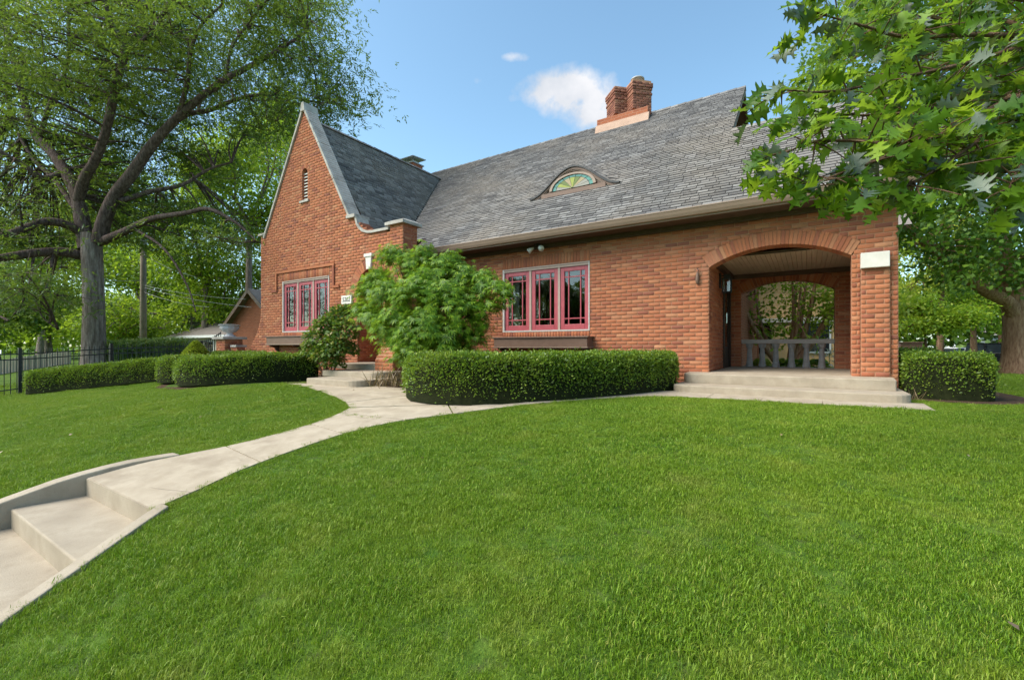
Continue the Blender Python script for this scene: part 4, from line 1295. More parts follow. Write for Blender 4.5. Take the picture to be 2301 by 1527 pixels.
def crown_leaves(rng, cl, per, spread, L, W, droop=.2, flat=.7, out=None, center=None):
    """leaves scattered round cluster points, with the outer ones facing out and up"""
    n = len(cl) * per
    off = rng.normal(size=(n, 3)) * spread * np.array([1, 1, flat])
    C = np.repeat(cl, per, 0) + off
    ctr = cl.mean(0) if center is None else np.asarray(center)
    D = unit(rand_dirs(rng, n) + .5 * unit(C - ctr) + np.array([0, 0, -droop]))
    N = unit(rand_dirs(rng, n) * .8 + np.array([0, 0, .9]) + .3 * unit(C - ctr))
    ls = L * rng.uniform(.65, 1.25, n); ws = W * rng.uniform(.7, 1.2, n)
    return leaf_quads(C, D, N, ls, ws)
def make_tree(name, base, h_fork, r0, ctr, rad, label, cat='tree', bark='bark_grey', leaf='leaf_deep', seed=1, lobes=18, clusters=260, per=36, L=.22, W=.13, spread=.45, lobe_r=.30, limbs=None, group=None, droop=.2, twig=.02):
    rng = np.random.default_rng(seed)
    base = np.asarray(base, float); ctr = np.asarray(ctr, float); rad = np.asarray(rad, float)
    t = thing(name, base, label, cat, group)
    tb = Tubes()
    fork = base + np.array([0, 0, h_fork]) + np.array([*rng.normal(size=2) * .04 * h_fork, 0])
    pts = resample([base + np.array([0, 0, -.2]), base + (fork - base) * .5 + np.array([*rng.normal(size=2) * .05, 0]), fork], 10)
    rr = r0 * (1 - .35 * np.linspace(0, 1, len(pts))); rr[0] *= 1.5; rr[1] *= 1.2
    tb.add(pts, rr, 10)
    LC = ctr + unit(rng.normal(size=(lobes, 3))) * rad * rng.uniform(.45, .85, (lobes, 1))
    skel = [pts]
    for i in range(min(lobes, 12)):
        q = LC[i]
        mid = fork + (q - fork) * .5 + rng.normal(size=3) * .08 * np.linalg.norm(q - fork) + np.array([0, 0, .06 * np.linalg.norm(q - fork)])
        p = resample([fork - np.array([0, 0, .1 * (i % 3)]), mid, q], 10)
        tb.add(p, np.linspace(r0 * .42, r0 * .09, len(p)), 7); skel.append(p)
    S = np.concatenate(skel[1:])
    w_ = rng.integers(0, lobes, clusters)
    CL = LC[w_] + unit(rng.normal(size=(clusters, 3))) * rad * lobe_r * rng.uniform(.3, 1.15, (clusters, 1))
    for c in CL[::2]:
        k = np.argmin(((S - c) ** 2).sum(1))
        tb.add(bezier(S[k], c, .1 * np.linalg.norm(S[k] - c) * rng.uniform(-1, 1), 4), np.linspace(twig * 1.3, twig * .4, 4), 4)
    tb.build('trunk', bark, t)
    V, F = crown_leaves(rng, CL, per, spread, L, W, droop, center=ctr)
    tag(np_obj('crown', V, F, leaf, t), kind='stuff')
    return t

# ---------------------------------------------------------------- lawn
def np_inpoly(X, Y, poly):
    c = np.zeros(len(X), bool); n = len(poly)
    for i in range(n):
        (x0, y0), (x1, y1) = poly[i], poly[(i + 1) % n]
        if y0 == y1: continue
        m = ((y0 > Y) != (y1 > Y)) & (X < (x1 - x0) * (Y - y0) / (y1 - y0) + x0)
        c ^= m
    return c
BEDS = [[(-12.9, 4.55), (-12.2, 4.2), (-10.7, 4.05), (-9.55, 4.72), (-9.2, 5.3), (-8.85, 5.45), (-8.8, 6.7), (-9.5, 7.46), (-14.7, 7.46), (-15.0, 6.0)],
        [(-4.02, 4.64)] + WALK_IN + [(-1.9, 8.98), (-7.24, 8.98), (-7.0, 6.5), (-6.8, 5.8), (-5.5, 5.75), (-5.1, 5.2), (-4.55, 4.75)],
        [(1.17, 8.42), (2.0, 8.35), (2.5, 8.6), (2.7, 9.6), (2.6, 11.6), (1.17, 12)]]
for B in BEDS:
    tag(slab(B, .012, None, 'planting_bed', 'dirt', .05), kind='structure')
gv = np.vectorize(g)
rng = np.random.default_rng(3)
def tuft(seed, nb, r, h, w):
    q = np.random.default_rng(seed)
    V = []; F3 = []; F4 = []
    for i in range(nb):
        a = q.uniform(0, 2 * pi); d = r * sqrt(q.uniform()); x, y = d * cos(a), d * sin(a)
        th = q.uniform(0, 2 * pi); lean = q.uniform(.1, .95); hh = h * q.uniform(.55, 1.2); ww = w * q.uniform(.7, 1.3)
        dx, dy = cos(th), sin(th); s = np.array([-dy, dx, 0]) * ww / 2
        p0 = np.array([x, y, -.004]); p1 = p0 + np.array([dx * lean * hh * .3, dy * lean * hh * .3, hh * .6]); p2 = p0 + np.array([dx * lean * hh, dy * lean * hh, hh * (1 - .35 * lean)])
        b = len(V); V += [p0 - s, p0 + s, p1 + s * .8, p1 - s * .8, p2]
        F4.append((b, b + 1, b + 2, b + 3)); F3.append((b + 3, b + 2, b + 4))
    return np_mesh('grass_tuft', V, [np.array(F4), np.array(F3)], 'grass')
gcol = bpy.data.collections.new('grass_tufts')
for i in range(5):
    gcol.objects.link(bpy.data.objects.new('grass_tuft', tuft(50 + i, 100, .075, .023 + .003 * (i % 3), .0027)))
def lawn_points(x0, x1, y0, y1, dens, zmin, zmax, pad=0.0):
    n = int((x1 - x0) * (y1 - y0) * dens)
    X = rng.uniform(x0, x1, n); Y = rng.uniform(y0, y1, n)
    Zc = -S_ * X + C_ * Y; Xc = C_ * X + S_ * Y
    k = (Zc > zmin) & (Zc <= zmax) & (np.abs(Xc) < 1.32 * Zc + .4)
    X, Y = X[k], Y[k]
    k = np.ones(len(X), bool)
    Xj, Yj = X + rng.normal(size=len(X)) * .022, Y + rng.normal(size=len(X)) * .022
    for P in ROUGH_PATHS + BEDS: k &= ~np_inpoly(Xj, Yj, P)
    k &= ~((X < 1.2) & (X > -14.2) & (Y > 8.9) & (Y < 19)) & ~((X < -7.8) & (X > -14.2) & (Y > 7.45) & (Y < 19)) & ~((X > -1.9) & (X < 1.2) & (Y > 7.7))
    k &= ~((X < -5.4) & (X > -5.75) & (Y < 2.03)) & ~((X > sx(0)[0]) & (X < np.interp(Y, [-.5, .45, 1.4], [-2.9, -3.40, -3.88])) & (Y < 1.4))
    return X[k], Y[k]
allp = []; scl = []
for (dens, zmin, zmax, s) in ((520, .3, 3.4, 1.0), (360, 3.4, 7.0, 1.05), (220, 7.0, 12.0, 1.15), (40, 12.0, 26.0, 2.0)):
    X, Y = lawn_points(-22 if zmin > 3 else -8, 16 if zmin > 3 else 6, .0, 26 if zmin > 6 else 9, dens, zmin, zmax)
    if zmin >= 12:
        k = (X > 2.5) | (X < -14.5); X, Y = X[k], Y[k]
    allp.append(np.stack([X, Y, gv(X, Y)], 1)); scl.append(np.full(len(X), s) * rng.uniform(.8, 1.2, len(X)))
def edge_points(line, step=.018, jit=.030):
    out = []
    for (x0, y0), (x1, y1) in zip(line[:-1], line[1:]):
        n = max(1, int(math.hypot(x1 - x0, y1 - y0) / step))
        for i in range(n):
            t_ = rng.uniform(); out.append((x0 + (x1 - x0) * t_ + rng.normal() * jit, y0 + (y1 - y0) * t_ + rng.normal() * jit))
    return out
EP = []
for ln in ([(r[0][0] - .03, r[0][1]) for r in ROWS[2:]], [(r[1][0] + .03, r[1][1]) for r in ROWS], [(x + .02, y - .02) for x, y in [ROWS[-1][1]] + WALK_OUT], [(x - .0, y - .02) for x, y in (APRON[0],) + tuple(APRON[:9:-1])], [(-1.25, 7.08), (1.27, 7.10)], [(-3.83, 1.42), (-3.32, .45), (-3.05, .0)], [(-5.62, 2.03), (-5.62, 1.36), (-5.76, .4)]):
    EP += edge_points(ln)
EP = np.array(EP)
kz = (camdepth(EP.T) > .3); EP = EP[kz]
allp.append(np.stack([EP[:, 0], EP[:, 1], gv(EP[:, 0], EP[:, 1]) + .008], 1)); scl.append(rng.uniform(.8, 1.35, len(EP)) * .8)
LP = np.concatenate(allp); LS = np.concatenate(scl)
LS = LS * (1 + .22 * np.sin(LP[:, 0] * 3.1 + 2 * np.sin(LP[:, 1] * 1.7)) * np.sin(LP[:, 1] * 2.7 + 1.5 * np.sin(LP[:, 0] * 1.3)))
me = bpy.data.meshes.new('lawn_grass'); me.vertices.add(len(LP)); me.vertices.foreach_set('co', LP.astype(np.float32).ravel())
at_ = me.attributes.new('scl', 'FLOAT', 'POINT'); at_.data.foreach_set('value', LS.astype(np.float32))
at_ = me.attributes.new('rot', 'FLOAT_VECTOR', 'POINT')
at_.data.foreach_set('vector', np.stack([rng.normal(size=len(LP)) * .12, rng.normal(size=len(LP)) * .12, rng.uniform(0, 2 * pi, len(LP))], 1).astype(np.float32).ravel())
lawn = put(bpy.data.objects.new('lawn_grass', me))
tag(lawn, 'short mown lawn grass covering the slope before the house', 'grass', kind='stuff')
ng = bpy.data.node_groups.new('lawn_grass', 'GeometryNodeTree')
ng.interface.new_socket('Geometry', in_out='INPUT', socket_type='NodeSocketGeometry'); ng.interface.new_socket('Geometry', in_out='OUTPUT', socket_type='NodeSocketGeometry')
gi, go = ng.nodes.new('NodeGroupInput'), ng.nodes.new('NodeGroupOutput')
iop = ng.nodes.new('GeometryNodeInstanceOnPoints'); ci = ng.nodes.new('GeometryNodeCollectionInfo')
ci.inputs['Collection'].default_value = gcol; ci.inputs['Separate Children'].default_value = True; ci.inputs['Reset Children'].default_value = True
iop.inputs['Pick Instance'].default_value = True
na = ng.nodes.new('GeometryNodeInputNamedAttribute'); na.data_type = 'FLOAT'; na.inputs['Name'].default_value = 'scl'
nr = ng.nodes.new('GeometryNodeInputNamedAttribute'); nr.data_type = 'FLOAT_VECTOR'; nr.inputs['Name'].default_value = 'rot'
ng.links.new(gi.outputs[0], iop.inputs['Points']); ng.links.new(ci.outputs[0], iop.inputs['Instance'])
ng.links.new(na.outputs['Attribute'], iop.inputs['Scale']); ng.links.new(nr.outputs['Attribute'], iop.inputs['Rotation'])
ng.links.new(iop.outputs[0], go.inputs[0])
lawn.modifiers.new('grass', 'NODES').node_group = ng
n = 34
X = rng.uniform(-9, 6, n); Y = rng.uniform(1.0, 8.0, n); k = ~((X < -8) & (Y > 5)) & ~((Y > 6.9) & (X > -2.4))
X, Y = X[k], Y[k]; C = np.stack([X, Y, gv(X, Y) + .034], 1)
V, F = leaf_quads(C, unit(rng.normal(size=C.shape) * [1, 1, .25]), unit(np.array([0, 0, 1.0]) + rng.normal(size=C.shape) * .35), rng.uniform(.025, .06, len(C)), rng.uniform(.015, .035, len(C)))
tag(np_obj('leaf_litter', V, F, 'dry_twig'), 'small dry fallen leaves scattered over lawn and path', 'leaf litter', kind='stuff')

# ---------------------------------------------------------------- hedges
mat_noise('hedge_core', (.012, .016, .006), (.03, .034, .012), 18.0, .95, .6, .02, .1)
def hedge(name, line, hw, hgt, label, seed, dens=2600, L=.034, W=.021, leaf='leaf_box', group='clipped box hedges', zbase=None, bare=None):
    rng = np.random.default_rng(seed)
    P = resample([(*p, 0) for p in line], 24)[:, :2]
    n = len(P)
    T = np.zeros_like(P); T[1:-1] = P[2:] - P[:-2]; T[0] = P[1] - P[0]; T[-1] = P[-1] - P[-2]; T = unit(T)
    Nn = np.stack([-T[:, 1], T[:, 0]], 1)
    seg = np.concatenate([[0], np.cumsum(np.linalg.norm(np.diff(P, axis=0), axis=1))]); LEN = seg[-1]
    t = thing(name, (*P[n // 2], g(*P[n // 2])), label, 'hedge', group)
    def frame(s):
        x = np.interp(s, seg, P[:, 0]); y = np.interp(s, seg, P[:, 1]); nx_ = np.interp(s, seg, Nn[:, 0]); ny_ = np.interp(s, seg, Nn[:, 1])
        return np.stack([x, y], -1), unit(np.stack([nx_, ny_], -1))
    def ends(s):                                   # rounded ends in plan
        r = hw * .55
        a = np.clip(np.minimum(s, LEN - s) / r, 0, 1)
        return np.sqrt(np.clip(1 - (1 - a) ** 2, 0, 1))
    pe = 5.0
    def surf(s, u, k=1.0):
        """u runs -1..1 across: front foot, over the top, back foot (superellipse section)"""
        c, nn = frame(s)
        th = (u * .5 + .5) * pi
        cx = np.sign(np.cos(th)) * np.abs(np.cos(th)) ** (2 / pe) * hw * k * (.30 + .70 * ends(s))
        cz = np.abs(np.sin(th)) ** (2 / pe) * hgt * k
        base = gv(c[:, 0], c[:, 1])
        lump = .010 * np.sin(s * 5.1 + seed) + .010 * np.sin(s * 11.3 + u * 7)
        ext = np.where(s < hw * .5, 0, 0)
        xy = c + nn * (cx + np.sign(cx) * lump)[:, None]
        return np.stack([xy[:, 0], xy[:, 1], base + cz + (lump if True else 0) * (cz > hgt * .6)], 1)
    # core
    SS = np.linspace(0, LEN, 26); UU = np.linspace(-1, 1, 15)
    G = np.stack([surf(np.full(15, s), UU, .94) for s in SS])
    V = G.reshape(-1, 3); idx = np.arange(len(V)).reshape(26, 15)
    F = np.stack([idx[:-1, :-1], idx[:-1, 1:], idx[1:, 1:], idx[1:, :-1]], -1).reshape(-1, 4)
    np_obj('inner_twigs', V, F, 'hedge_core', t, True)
    area = LEN * (2 * hgt + 2 * hw) * 1.0
    N_ = int(area * dens)
    s = rng.uniform(-.02, LEN + .02, N_).clip(0, LEN)
    u = rng.uniform(-1, 1, N_)
    # even out along the section: more on top
    p = surf(s, u)
    e = 1e-2
    du = surf(s, np.clip(u + e, -1, 1)) - surf(s, np.clip(u - e, -1, 1)); ds = surf(np.clip(s + e, 0, LEN), u) - surf(np.clip(s - e, 0, LEN), u)
    nrm = unit(np.cross(ds, du)); c, _ = frame(s)
    outw = p - np.stack([c[:, 0], c[:, 1], gv(c[:, 0], c[:, 1]) + hgt * .5], 1)
    nrm *= np.sign((nrm * outw).sum(1, keepdims=True)) + 1e-9
    zz = (p[:, 2] - gv(c[:, 0], c[:, 1])) / hgt
    if bare is not None:
        kp = ~((np.abs(s / LEN - bare[0]) < bare[1] * rng.uniform(.5, 1.2, N_)) & (zz < .75) & (rng.uniform(size=N_) < .8))
        p, nrm, zz = p[kp], nrm[kp], zz[kp]
    kp = (zz > .10) | (rng.uniform(size=len(p)) < .85); p, nrm = p[kp], nrm[kp]
    m = len(p)
    p = p + nrm * rng.normal(size=(m, 1)) * .016 - nrm * .012 + nrm * np.where(rng.uniform(size=(m, 1)) < .02, rng.uniform(.02, .07, (m, 1)), 0)
    D = unit(nrm * .9 + rand_dirs(rng, m) * .9 + np.array([0, 0, .35])); Nl = unit(nrm * .7 + rand_dirs(rng, m) * .7 + np.array([0, 0, .5]))
    V, F = leaf_quads(p, D, Nl, L * rng.uniform(.6, 1.3, m), W * rng.uniform(.7, 1.3, m))
    tag(np_obj('foliage', V, F, leaf, t), kind='stuff')
    return t
hedge('box_hedge', [(-4.98, 5.42), (-4.4, 5.0), (-3.75, 5.25), (-3.25, 5.95), (-2.78, 7.0), (-2.28, 8.5)], .50, .66, 'long clipped box hedge curving below the front window to the porch steps', 21, 3600)
hedge('box_hedge', [(-11.85, 4.85), (-10.9, 4.72), (-10.2, 5.15), (-9.85, 5.85), (-9.75, 6.5)], .47, .60, 'clipped box hedge under the gable window, with a bare twiggy patch', 22, 3000, bare=(.74, .05))
hedge('box_hedge', [(-13.55, 5.25), (-12.9, 5.0), (-12.35, 5.05)], .50, .62, 'short clipped box hedge between two longer hedges left of the gable', 23, 2400)
hedge('box_hedge', [(-17.2, 3.3), (-15.7, 4.25), (-14.5, 4.95), (-13.9, 5.3)], .48, .60, 'long low clipped hedge reaching out to the iron fence', 24, 2300)
hedge('box_hedge', [(-15.0, 6.75), (-14.0, 6.85), (-13.0, 6.95)], .35, .62, 'small clipped hedge against the foot of the gable wall', 25, 2000)
hedge('box_hedge', [(1.30, 9.32), (1.68, 9.18), (2.14, 9.30)], .54, .66, 'square clipped hedge on the lawn right of the porch pillar', 26, 3600)
hedge('box_hedge', [(1.62, 10.3), (1.62, 11.0), (1.62, 12.0)], .36, .70, 'clipped hedge running back along the porch side wall', 27, 2200)

# ---------------------------------------------------------------- Japanese maple by the door
def palm_leaves(rng, C, D, N, R, lobes=5):
    D = unit(D); S = unit(np.cross(D, N)); N = np.cross(S, D)
    parts = []
    for k, a in enumerate(np.linspace(-1.25, 1.25, lobes)):
        d = D * cos(a) + S * sin(a) - N * .12
        ln = R * (1 - .28 * abs(a) / 1.25)
        parts.append(leaf_quads(C, d, N, ln, ln * .19, .05))
    # keep the lobes of one leaf together
    V = np.stack([p[0].reshape(-1, 4, 3) for p in parts], 1).reshape(-1, 3)
    return V, np.arange(len(V)).reshape(-1, 4)
rng = np.random.default_rng(8)
mp = thing('japanese_maple', (-6.35, 6.75, GH), 'feathery green Japanese maple standing between the entry steps and the hedge', 'tree')
tb = Tubes(); mbase = np.array([-6.35, 6.75, GH - .05])
LOB = [(885, 560, 9.3, .30), (930, 580, 9.0, .38), (1000, 590, 8.7, .42), (1050, 610, 8.6, .38), (1100, 622, 8.3, .30), (1135, 640, 8.0, .20), (845, 615, 9.2, .34), (815, 645, 9.0, .26), (870, 650, 8.5, .42), (940, 640, 8.2, .46), (1010, 655, 8.2, .46), (1065, 680, 8.2, .34), (1085, 722, 8.2, .22), (830, 700, 8.7, .30), (890, 705, 8.2, .42), (960, 715, 7.9, .44), (1025, 735, 8.0, .36), (1040, 780, 8.2, .26), (885, 755, 8.2, .32), (930, 765, 7.8, .34), (985, 765, 7.9, .32), (955, 555, 8.8, .22), (1020, 570, 8.8, .22), (1150, 655, 7.9, .14), (1120, 680, 8.1, .18), (905, 800, 7.9, .2), (960, 610, 8.4, .3), (850, 735, 8.6, .22), (1075, 755, 8.1, .2), (865, 560, 9.6, .22), (1075, 640, 8.9, .3), (800, 690, 8.9, .18)]
VV = []; cen = at(950, 690, 8.6)
fork = mbase + np.array([.05, -.1, .45])
tb.add(resample([mbase, (mbase + fork) / 2 + [.04, .02, 0], fork], 6), np.linspace(.085, .065, 7)[:len(resample([mbase, (mbase + fork) / 2, fork], 6))], 8)
for (px, py, Zd, r) in LOB:
    c = at(952 + (px - 952) * .93, 670 + (py - 670) * .95, Zd)
    tb.add(bezier(fork, c, .35 + .2 * rng.uniform(), 9, rng.normal(size=3) * .06), np.linspace(.038, .007, 9), 5)
    r *= .80; n = int(1080 * r * r / .16)
    # layered sprays: flattened domes that droop at the rim
    a = rng.uniform(0, 2 * pi, n); q = np.sqrt(rng.uniform(0, 1, n))
    lay = rng.integers(0, 3, n)
    q = q * (1 + .40 * np.sin(a * 5 + px) * (q > .45) + .2 * np.sin(a * 9 + py)); off = np.stack([np.cos(a) * q * r * 1.1, np.sin(a) * q * r * 1.1, r * .42 * (1 - 1.3 * q ** 2) - lay * r * .30], 1) + rng.normal(size=(n, 3)) * .05
    C = c + off
    rad_ = np.stack([np.cos(a), np.sin(a), -.55 - .5 * q], 1)
    D = unit(rad_ + rand_dirs(rng, n) * .55); N = unit(np.array([0, 0, 1.0]) + .6 * np.stack([np.cos(a), np.sin(a), 0 * a], 1) + rand_dirs(rng, n) * .4)
    VV.append(palm_leaves(rng, C, D, N, np.where(q > .7, .115, .090)[:, None] * rng.uniform(.7, 1.25, n)[:, None]))
V, F = merge(VV)
tb.build('trunk', 'bark_brown', mp)
tag(np_obj('crown', V, F, 'leaf_maple', mp), kind='stuff')

# ---- leafy shrub left of the entry steps
def shrub(name, lobs, base, leaf, L, W, per, label, cat='shrub', seed=4, group=None, stem_r=.02):
    rng = np.random.default_rng(seed)
    t = thing(name, base, label, cat, group)
    tb = Tubes(); P = []
    for (c, r) in lobs:
        c = np.asarray(c)
        tb.add(bezier(np.asarray(base) + rng.normal(size=3) * [.08, .08, 0], c, .1, 6, rng.normal(size=3) * .05), np.linspace(stem_r, stem_r * .35, 6), 5)
        n = int(per * r * r)
        d = rand_dirs(rng, n); d[:, 2] = np.where(d[:, 2] < -.3, -d[:, 2], d[:, 2])
        C = c + d * r * rng.uniform(.55, 1.05, (n, 1))
        D = unit(d * .8 + rand_dirs(rng, n) * .6 + np.array([0, 0, -.45])); N = unit(d + rand_dirs(rng, n) * .5 + np.array([0, 0, .5]))
        P.append(leaf_quads(C, D, N, L * rng.uniform(.6, 1.25, n), W * rng.uniform(.7, 1.2, n)))
    tb.build('stem', 'bark_brown', t)
    V, F = merge(P)
    tag(np_obj('foliage', V, F, leaf, t), kind='stuff')
    return t
sb = [(at(764, 715, 10.2), 0.29), (at(739, 740, 10.0), 0.33), (at(771, 750, 9.9), 0.34), (at(717, 765, 9.9), 0.31), (at(753, 785, 9.7), 0.33), (at(730, 800, 9.8), 0.29), (at(780, 790, 9.9), 0.26), (at(748, 815, 9.8), 0.26), (at(699, 790, 10.1), 0.22), (at(780, 705, 10.3), 0.19)]
shrub('flowering_shrub', sb, (-9.0, 6.35, GH), 'leaf_shrub', .085, .055, 6400, 'broad leafy green shrub between the hedge and the entry steps', seed=9)
# low twiggy plant by the maple's foot
rngq = np.random.default_rng(77)
def twig_plant(name, base, n, h, label, mat, seed, spread=.25, wd=.008, cat='plant', group=None):
    q = np.random.default_rng(seed); base = np.asarray(base, float)
    C = base + q.normal(size=(n, 3)) * [spread, spread, 0]
    D = unit(np.stack([q.normal(size=n) * .5, q.normal(size=n) * .5, np.ones(n)], 1)); N = rand_dirs(q, n)
    V, F = leaf_quads(C, D, N, h * q.uniform(.4, 1.2, n), wd)
    t = thing(name, base, label, cat, group)
    np_obj('stems', V, F, mat, t)
    return t
twig_plant('dry_perennial', (-6.55, 6.0, GH), 130, .45, 'dry brown leafy stems beside the entry steps under the maple', 'dry_twig', 5, .2, .018)
twig_plant('dry_weed', (1.22, 8.30, GH), 22, .26, 'dry straw-coloured weed growing at the porch pillar foot', 'dry_twig', 6, .04, .005)
# ---------------------------------------------------------------- big honey locust behind the fence
rng = np.random.default_rng(14)
ZL = 16.0
lb = at(211, 836, ZL); lb[2] = g(lb[0], lb[1]) - .1
loc = thing('locust_tree', lb, 'huge spreading honey locust with grey furrowed trunk behind the iron fence', 'tree')
LIM = [  # pixels of the photograph, distance, radius
    [(212, 842, 16, .60), (211, 790, 16, .50), (211, 700, 16, .45), (209, 620, 16, .43), (206, 560, 16, .44), (205, 525, 16, .40)],
    [(195, 560, 16, .34), (182, 480, 16.1, .30), (172, 438, 16.2, .26), (150, 392, 16.4, .24), (118, 345, 16.8, .22), (78, 298, 17.2, .20), (50, 210, 17.6, .16), (25, 110, 18, .12), (5, 0, 18.4, .09)],
    [(176, 450, 16.1, .24), (190, 400, 15.8, .22), (211, 365, 15.6, .20), (235, 305, 15.4, .18), (255, 220, 15.2, .165), (268, 162, 15, .155), (280, 118, 14.8, .15), (262, 70, 14.6, .11), (243, 30, 14.4, .09), (232, -40, 14.2, .06)],
    [(280, 118, 14.8, .12), (305, 100, 14.7, .11), (330, 84, 14.5, .10), (362, 40, 14.2, .08), (392, -20, 14, .06)],
    [(222, 545, 16, .34), (236, 490, 15.9, .29), (258, 440, 15.8, .27), (295, 392, 15.7, .25), (335, 335, 15.6, .22), (378, 285, 15.6, .19), (440, 228, 15.6, .16), (508, 178, 15.7, .14), (575, 142, 15.8, .11), (634, 108, 16, .08), (690, 70, 16.2, .05)],
    [(350, 318, 15.6, .14), (410, 262, 15.8, .12), (470, 248, 16, .10), (540, 221, 16.2, .085), (620, 212, 16.5, .065), (700, 228, 16.8, .05), (770, 235, 17, .03)],
    [(400, 262, 15.6, .12), (420, 190, 15.2, .10), (428, 120, 14.9, .08), (450, 60, 14.6, .06), (500, 10, 14.4, .045)],
    [(508, 178, 15.7, .08), (520, 110, 15.5, .06), (560, 50, 15.3, .045), (600, 0, 15.1, .03)],
    [(196, 530, 16.1, .22), (150, 505, 15.6, .19), (100, 498, 15.0, .17), (50, 515, 14.4, .15), (0, 530, 13.9, .12), (-60, 540, 13.6, .08)],
    [(190, 575, 16.1, .24), (140, 566, 15.6, .21), (80, 568, 15.0, .19), (0, 580, 14.3, .16), (-70, 590, 13.8, .1)],
    [(222, 545, 16, .20), (280, 520, 15.6, .16), (340, 492, 15.2, .13), (420, 478, 14.8, .10), (470, 470, 14.6, .09), (530, 500, 14.5, .06), (575, 540, 14.4, .03)],
    [(270, 452, 15.8, .13), (340, 430, 16.2, .10), (410, 415, 16.6, .085), (470, 380, 17, .06), (520, 365, 17.2, .04)],
    [(145, 385, 16.4, .15), (100, 400, 16.0, .13), (50, 370, 15.6, .11), (0, 340, 15.2, .09), (-50, 310, 15, .06)],
    [(90, 310, 17.1, .12), (110, 240, 16.6, .10), (150, 150, 16.2, .08), (155, 60, 15.9, .06), (150, -20, 15.7, .05)],
    [(170, 470, 16.2, .12), (120, 400, 17.0, .12), (70, 350, 17.6, .10), (20, 240, 18.2, .09), (10, 100, 18.6, .07)],
    [(75, 570, 15.0, .06), (70, 620, 14.6, .05), (50, 680, 14.3, .035), (20, 720, 14.1, .02)],
    [(300, 512, 15.5, .07), (370, 560, 15.0, .05), (420, 640, 14.7, .035), (440, 700, 14.5, .02)],
    [(120, 568, 15.4, .07), (110, 630, 14.9, .05), (90, 700, 14.6, .03), (130, 740, 14.4, .02)],
]
tb = Tubes(); SK = []
for lim in LIM:
    P = np.array([at(a, b, c) for a, b, c, r in lim]); R = [r for *_, r in lim]
    Q = resample(P, 5 * (len(P) - 1)); rr = np.interp(np.linspace(0, 1, len(Q)), np.linspace(0, 1, len(R)), R) * (.70 if lim is LIM[0] else .74)
    if lim is LIM[0]: rr[:3] *= [1.35, 1.2, 1.08]
    tb.add(Q, rr, 12 if R[0] > .3 else 8)
    SK.append(Q[2:] if lim is LIM[0] else Q[len(Q) // 4:])
    if lim is LIM[0]:
        tb.build('trunk', 'bark_grey', loc); tb = Tubes()
S = np.concatenate(SK[1:])
# foliage sprays: sampled inside the crown's outline, at many depths
CROWN = [(-120, -80), (700, -80), (725, 60), (700, 100), (750, 165), (775, 210), (750, 240), (710, 262), (660, 255), (600, 300), (540, 300), (480, 360), (430, 430), (520, 480), (590, 540), (560, 570), (470, 530), (400, 600), (330, 560), (250, 560), (230, 470), (150, 560), (160, 660), (100, 740), (-100, 740)]
def in_crown(n):
    out = []
    while len(out) < n:
        x, y = rng.uniform(-120, 850), rng.uniform(-80, 740)
        if not inpoly(x, y, CROWN): continue
        pk = .50 + .5 * sin(x * .021 + 1.3) * sin(y * .027 + .6) + .35 * sin(x * .05 + y * .04)
        if rng.uniform() < max(.18, min(1, pk + .25)): out.append((x, y))
    return np.array(out)
PAD = in_crown(520)
Zs = np.where(PAD[:, 0] > 560, rng.uniform(14.6, 18.6, len(PAD)), np.where((rng.uniform(size=len(PAD)) < .22) & ~((PAD[:, 0] > 60) & (PAD[:, 0] < 460) & (PAD[:, 1] > 200) & (PAD[:, 1] < 640)), rng.uniform(12.6, 15.0, len(PAD)), rng.uniform(16.8, 21.0, len(PAD))))
PADC = np.array([at(px, py, z) for (px, py), z in zip(PAD, Zs)])
near0 = ((PADC[:, None] - S[None, ::2]) ** 2).sum(-1).argmin(1)
for i, c in enumerate(PADC):                     # no pad floats far from its limb
    p = S[::2][near0[i]]; d = np.linalg.norm(c - p)
    if d > 3.2: PADC[i] = p + (c - p) * 3.2 / d
    tb.add(bezier(p, PADC[i], .12 * min(d, 3.2), 6, rng.normal(size=3) * .12), np.linspace(.04, .012, 6), 5)
CL = np.repeat(PADC, 8, 0) + rng.normal(size=(len(PADC) * 8, 3)).clip(-1.8, 1.8) * [.72, .72, .09]
S = PADC; S = np.repeat(S, 2, 0)
near = ((CL[:, None, ::1] - S[None, ::2]) ** 2).sum(-1)
ki = near.argmin(1)
# sub-limbs that carry groups of sprays
for i, c in enumerate(CL):
    p = S[::2][ki[i]]; d = np.linalg.norm(c - p)
    if d > 3.6: CL[i] = p + (c - p) * 3.6 / d
    if True:
        tb.add(bezier(p, CL[i], .05 * d, 4), np.linspace(.012, .004, 4), 4)
tb.build('branches', 'bark_limb_shade', loc)
# each spray: fine leaflets along drooping fronds
F0 = np.repeat(CL, 8, 0) + rng.normal(size=(len(CL) * 8, 3)) * [.50, .50, .10]
fd = unit(rng.normal(size=F0.shape) * [1, 1, .20] + np.array([0, 0, -.12]))
m = 7
tt = np.tile(np.linspace(.1, 1, m), len(F0))[:, None]
FD = np.repeat(fd, m, 0); C = np.repeat(F0, m, 0) + FD * tt * .36 + np.array([0, 0, -.05]) * tt ** 2
C += rng.normal(size=C.shape) * .02
D = unit(FD + rand_dirs(rng, len(C)) * .7 + np.array([0, 0, -.25])); N = unit(np.array([0, 0, 1.0]) + rand_dirs(rng, len(C)) * .5)
V, F = leaf_quads(C, D, N, .16 * rng.uniform(.6, 1.2, len(C)), .042)
tag(np_obj('crown', V, F, 'leaf_locust', loc), kind='stuff')

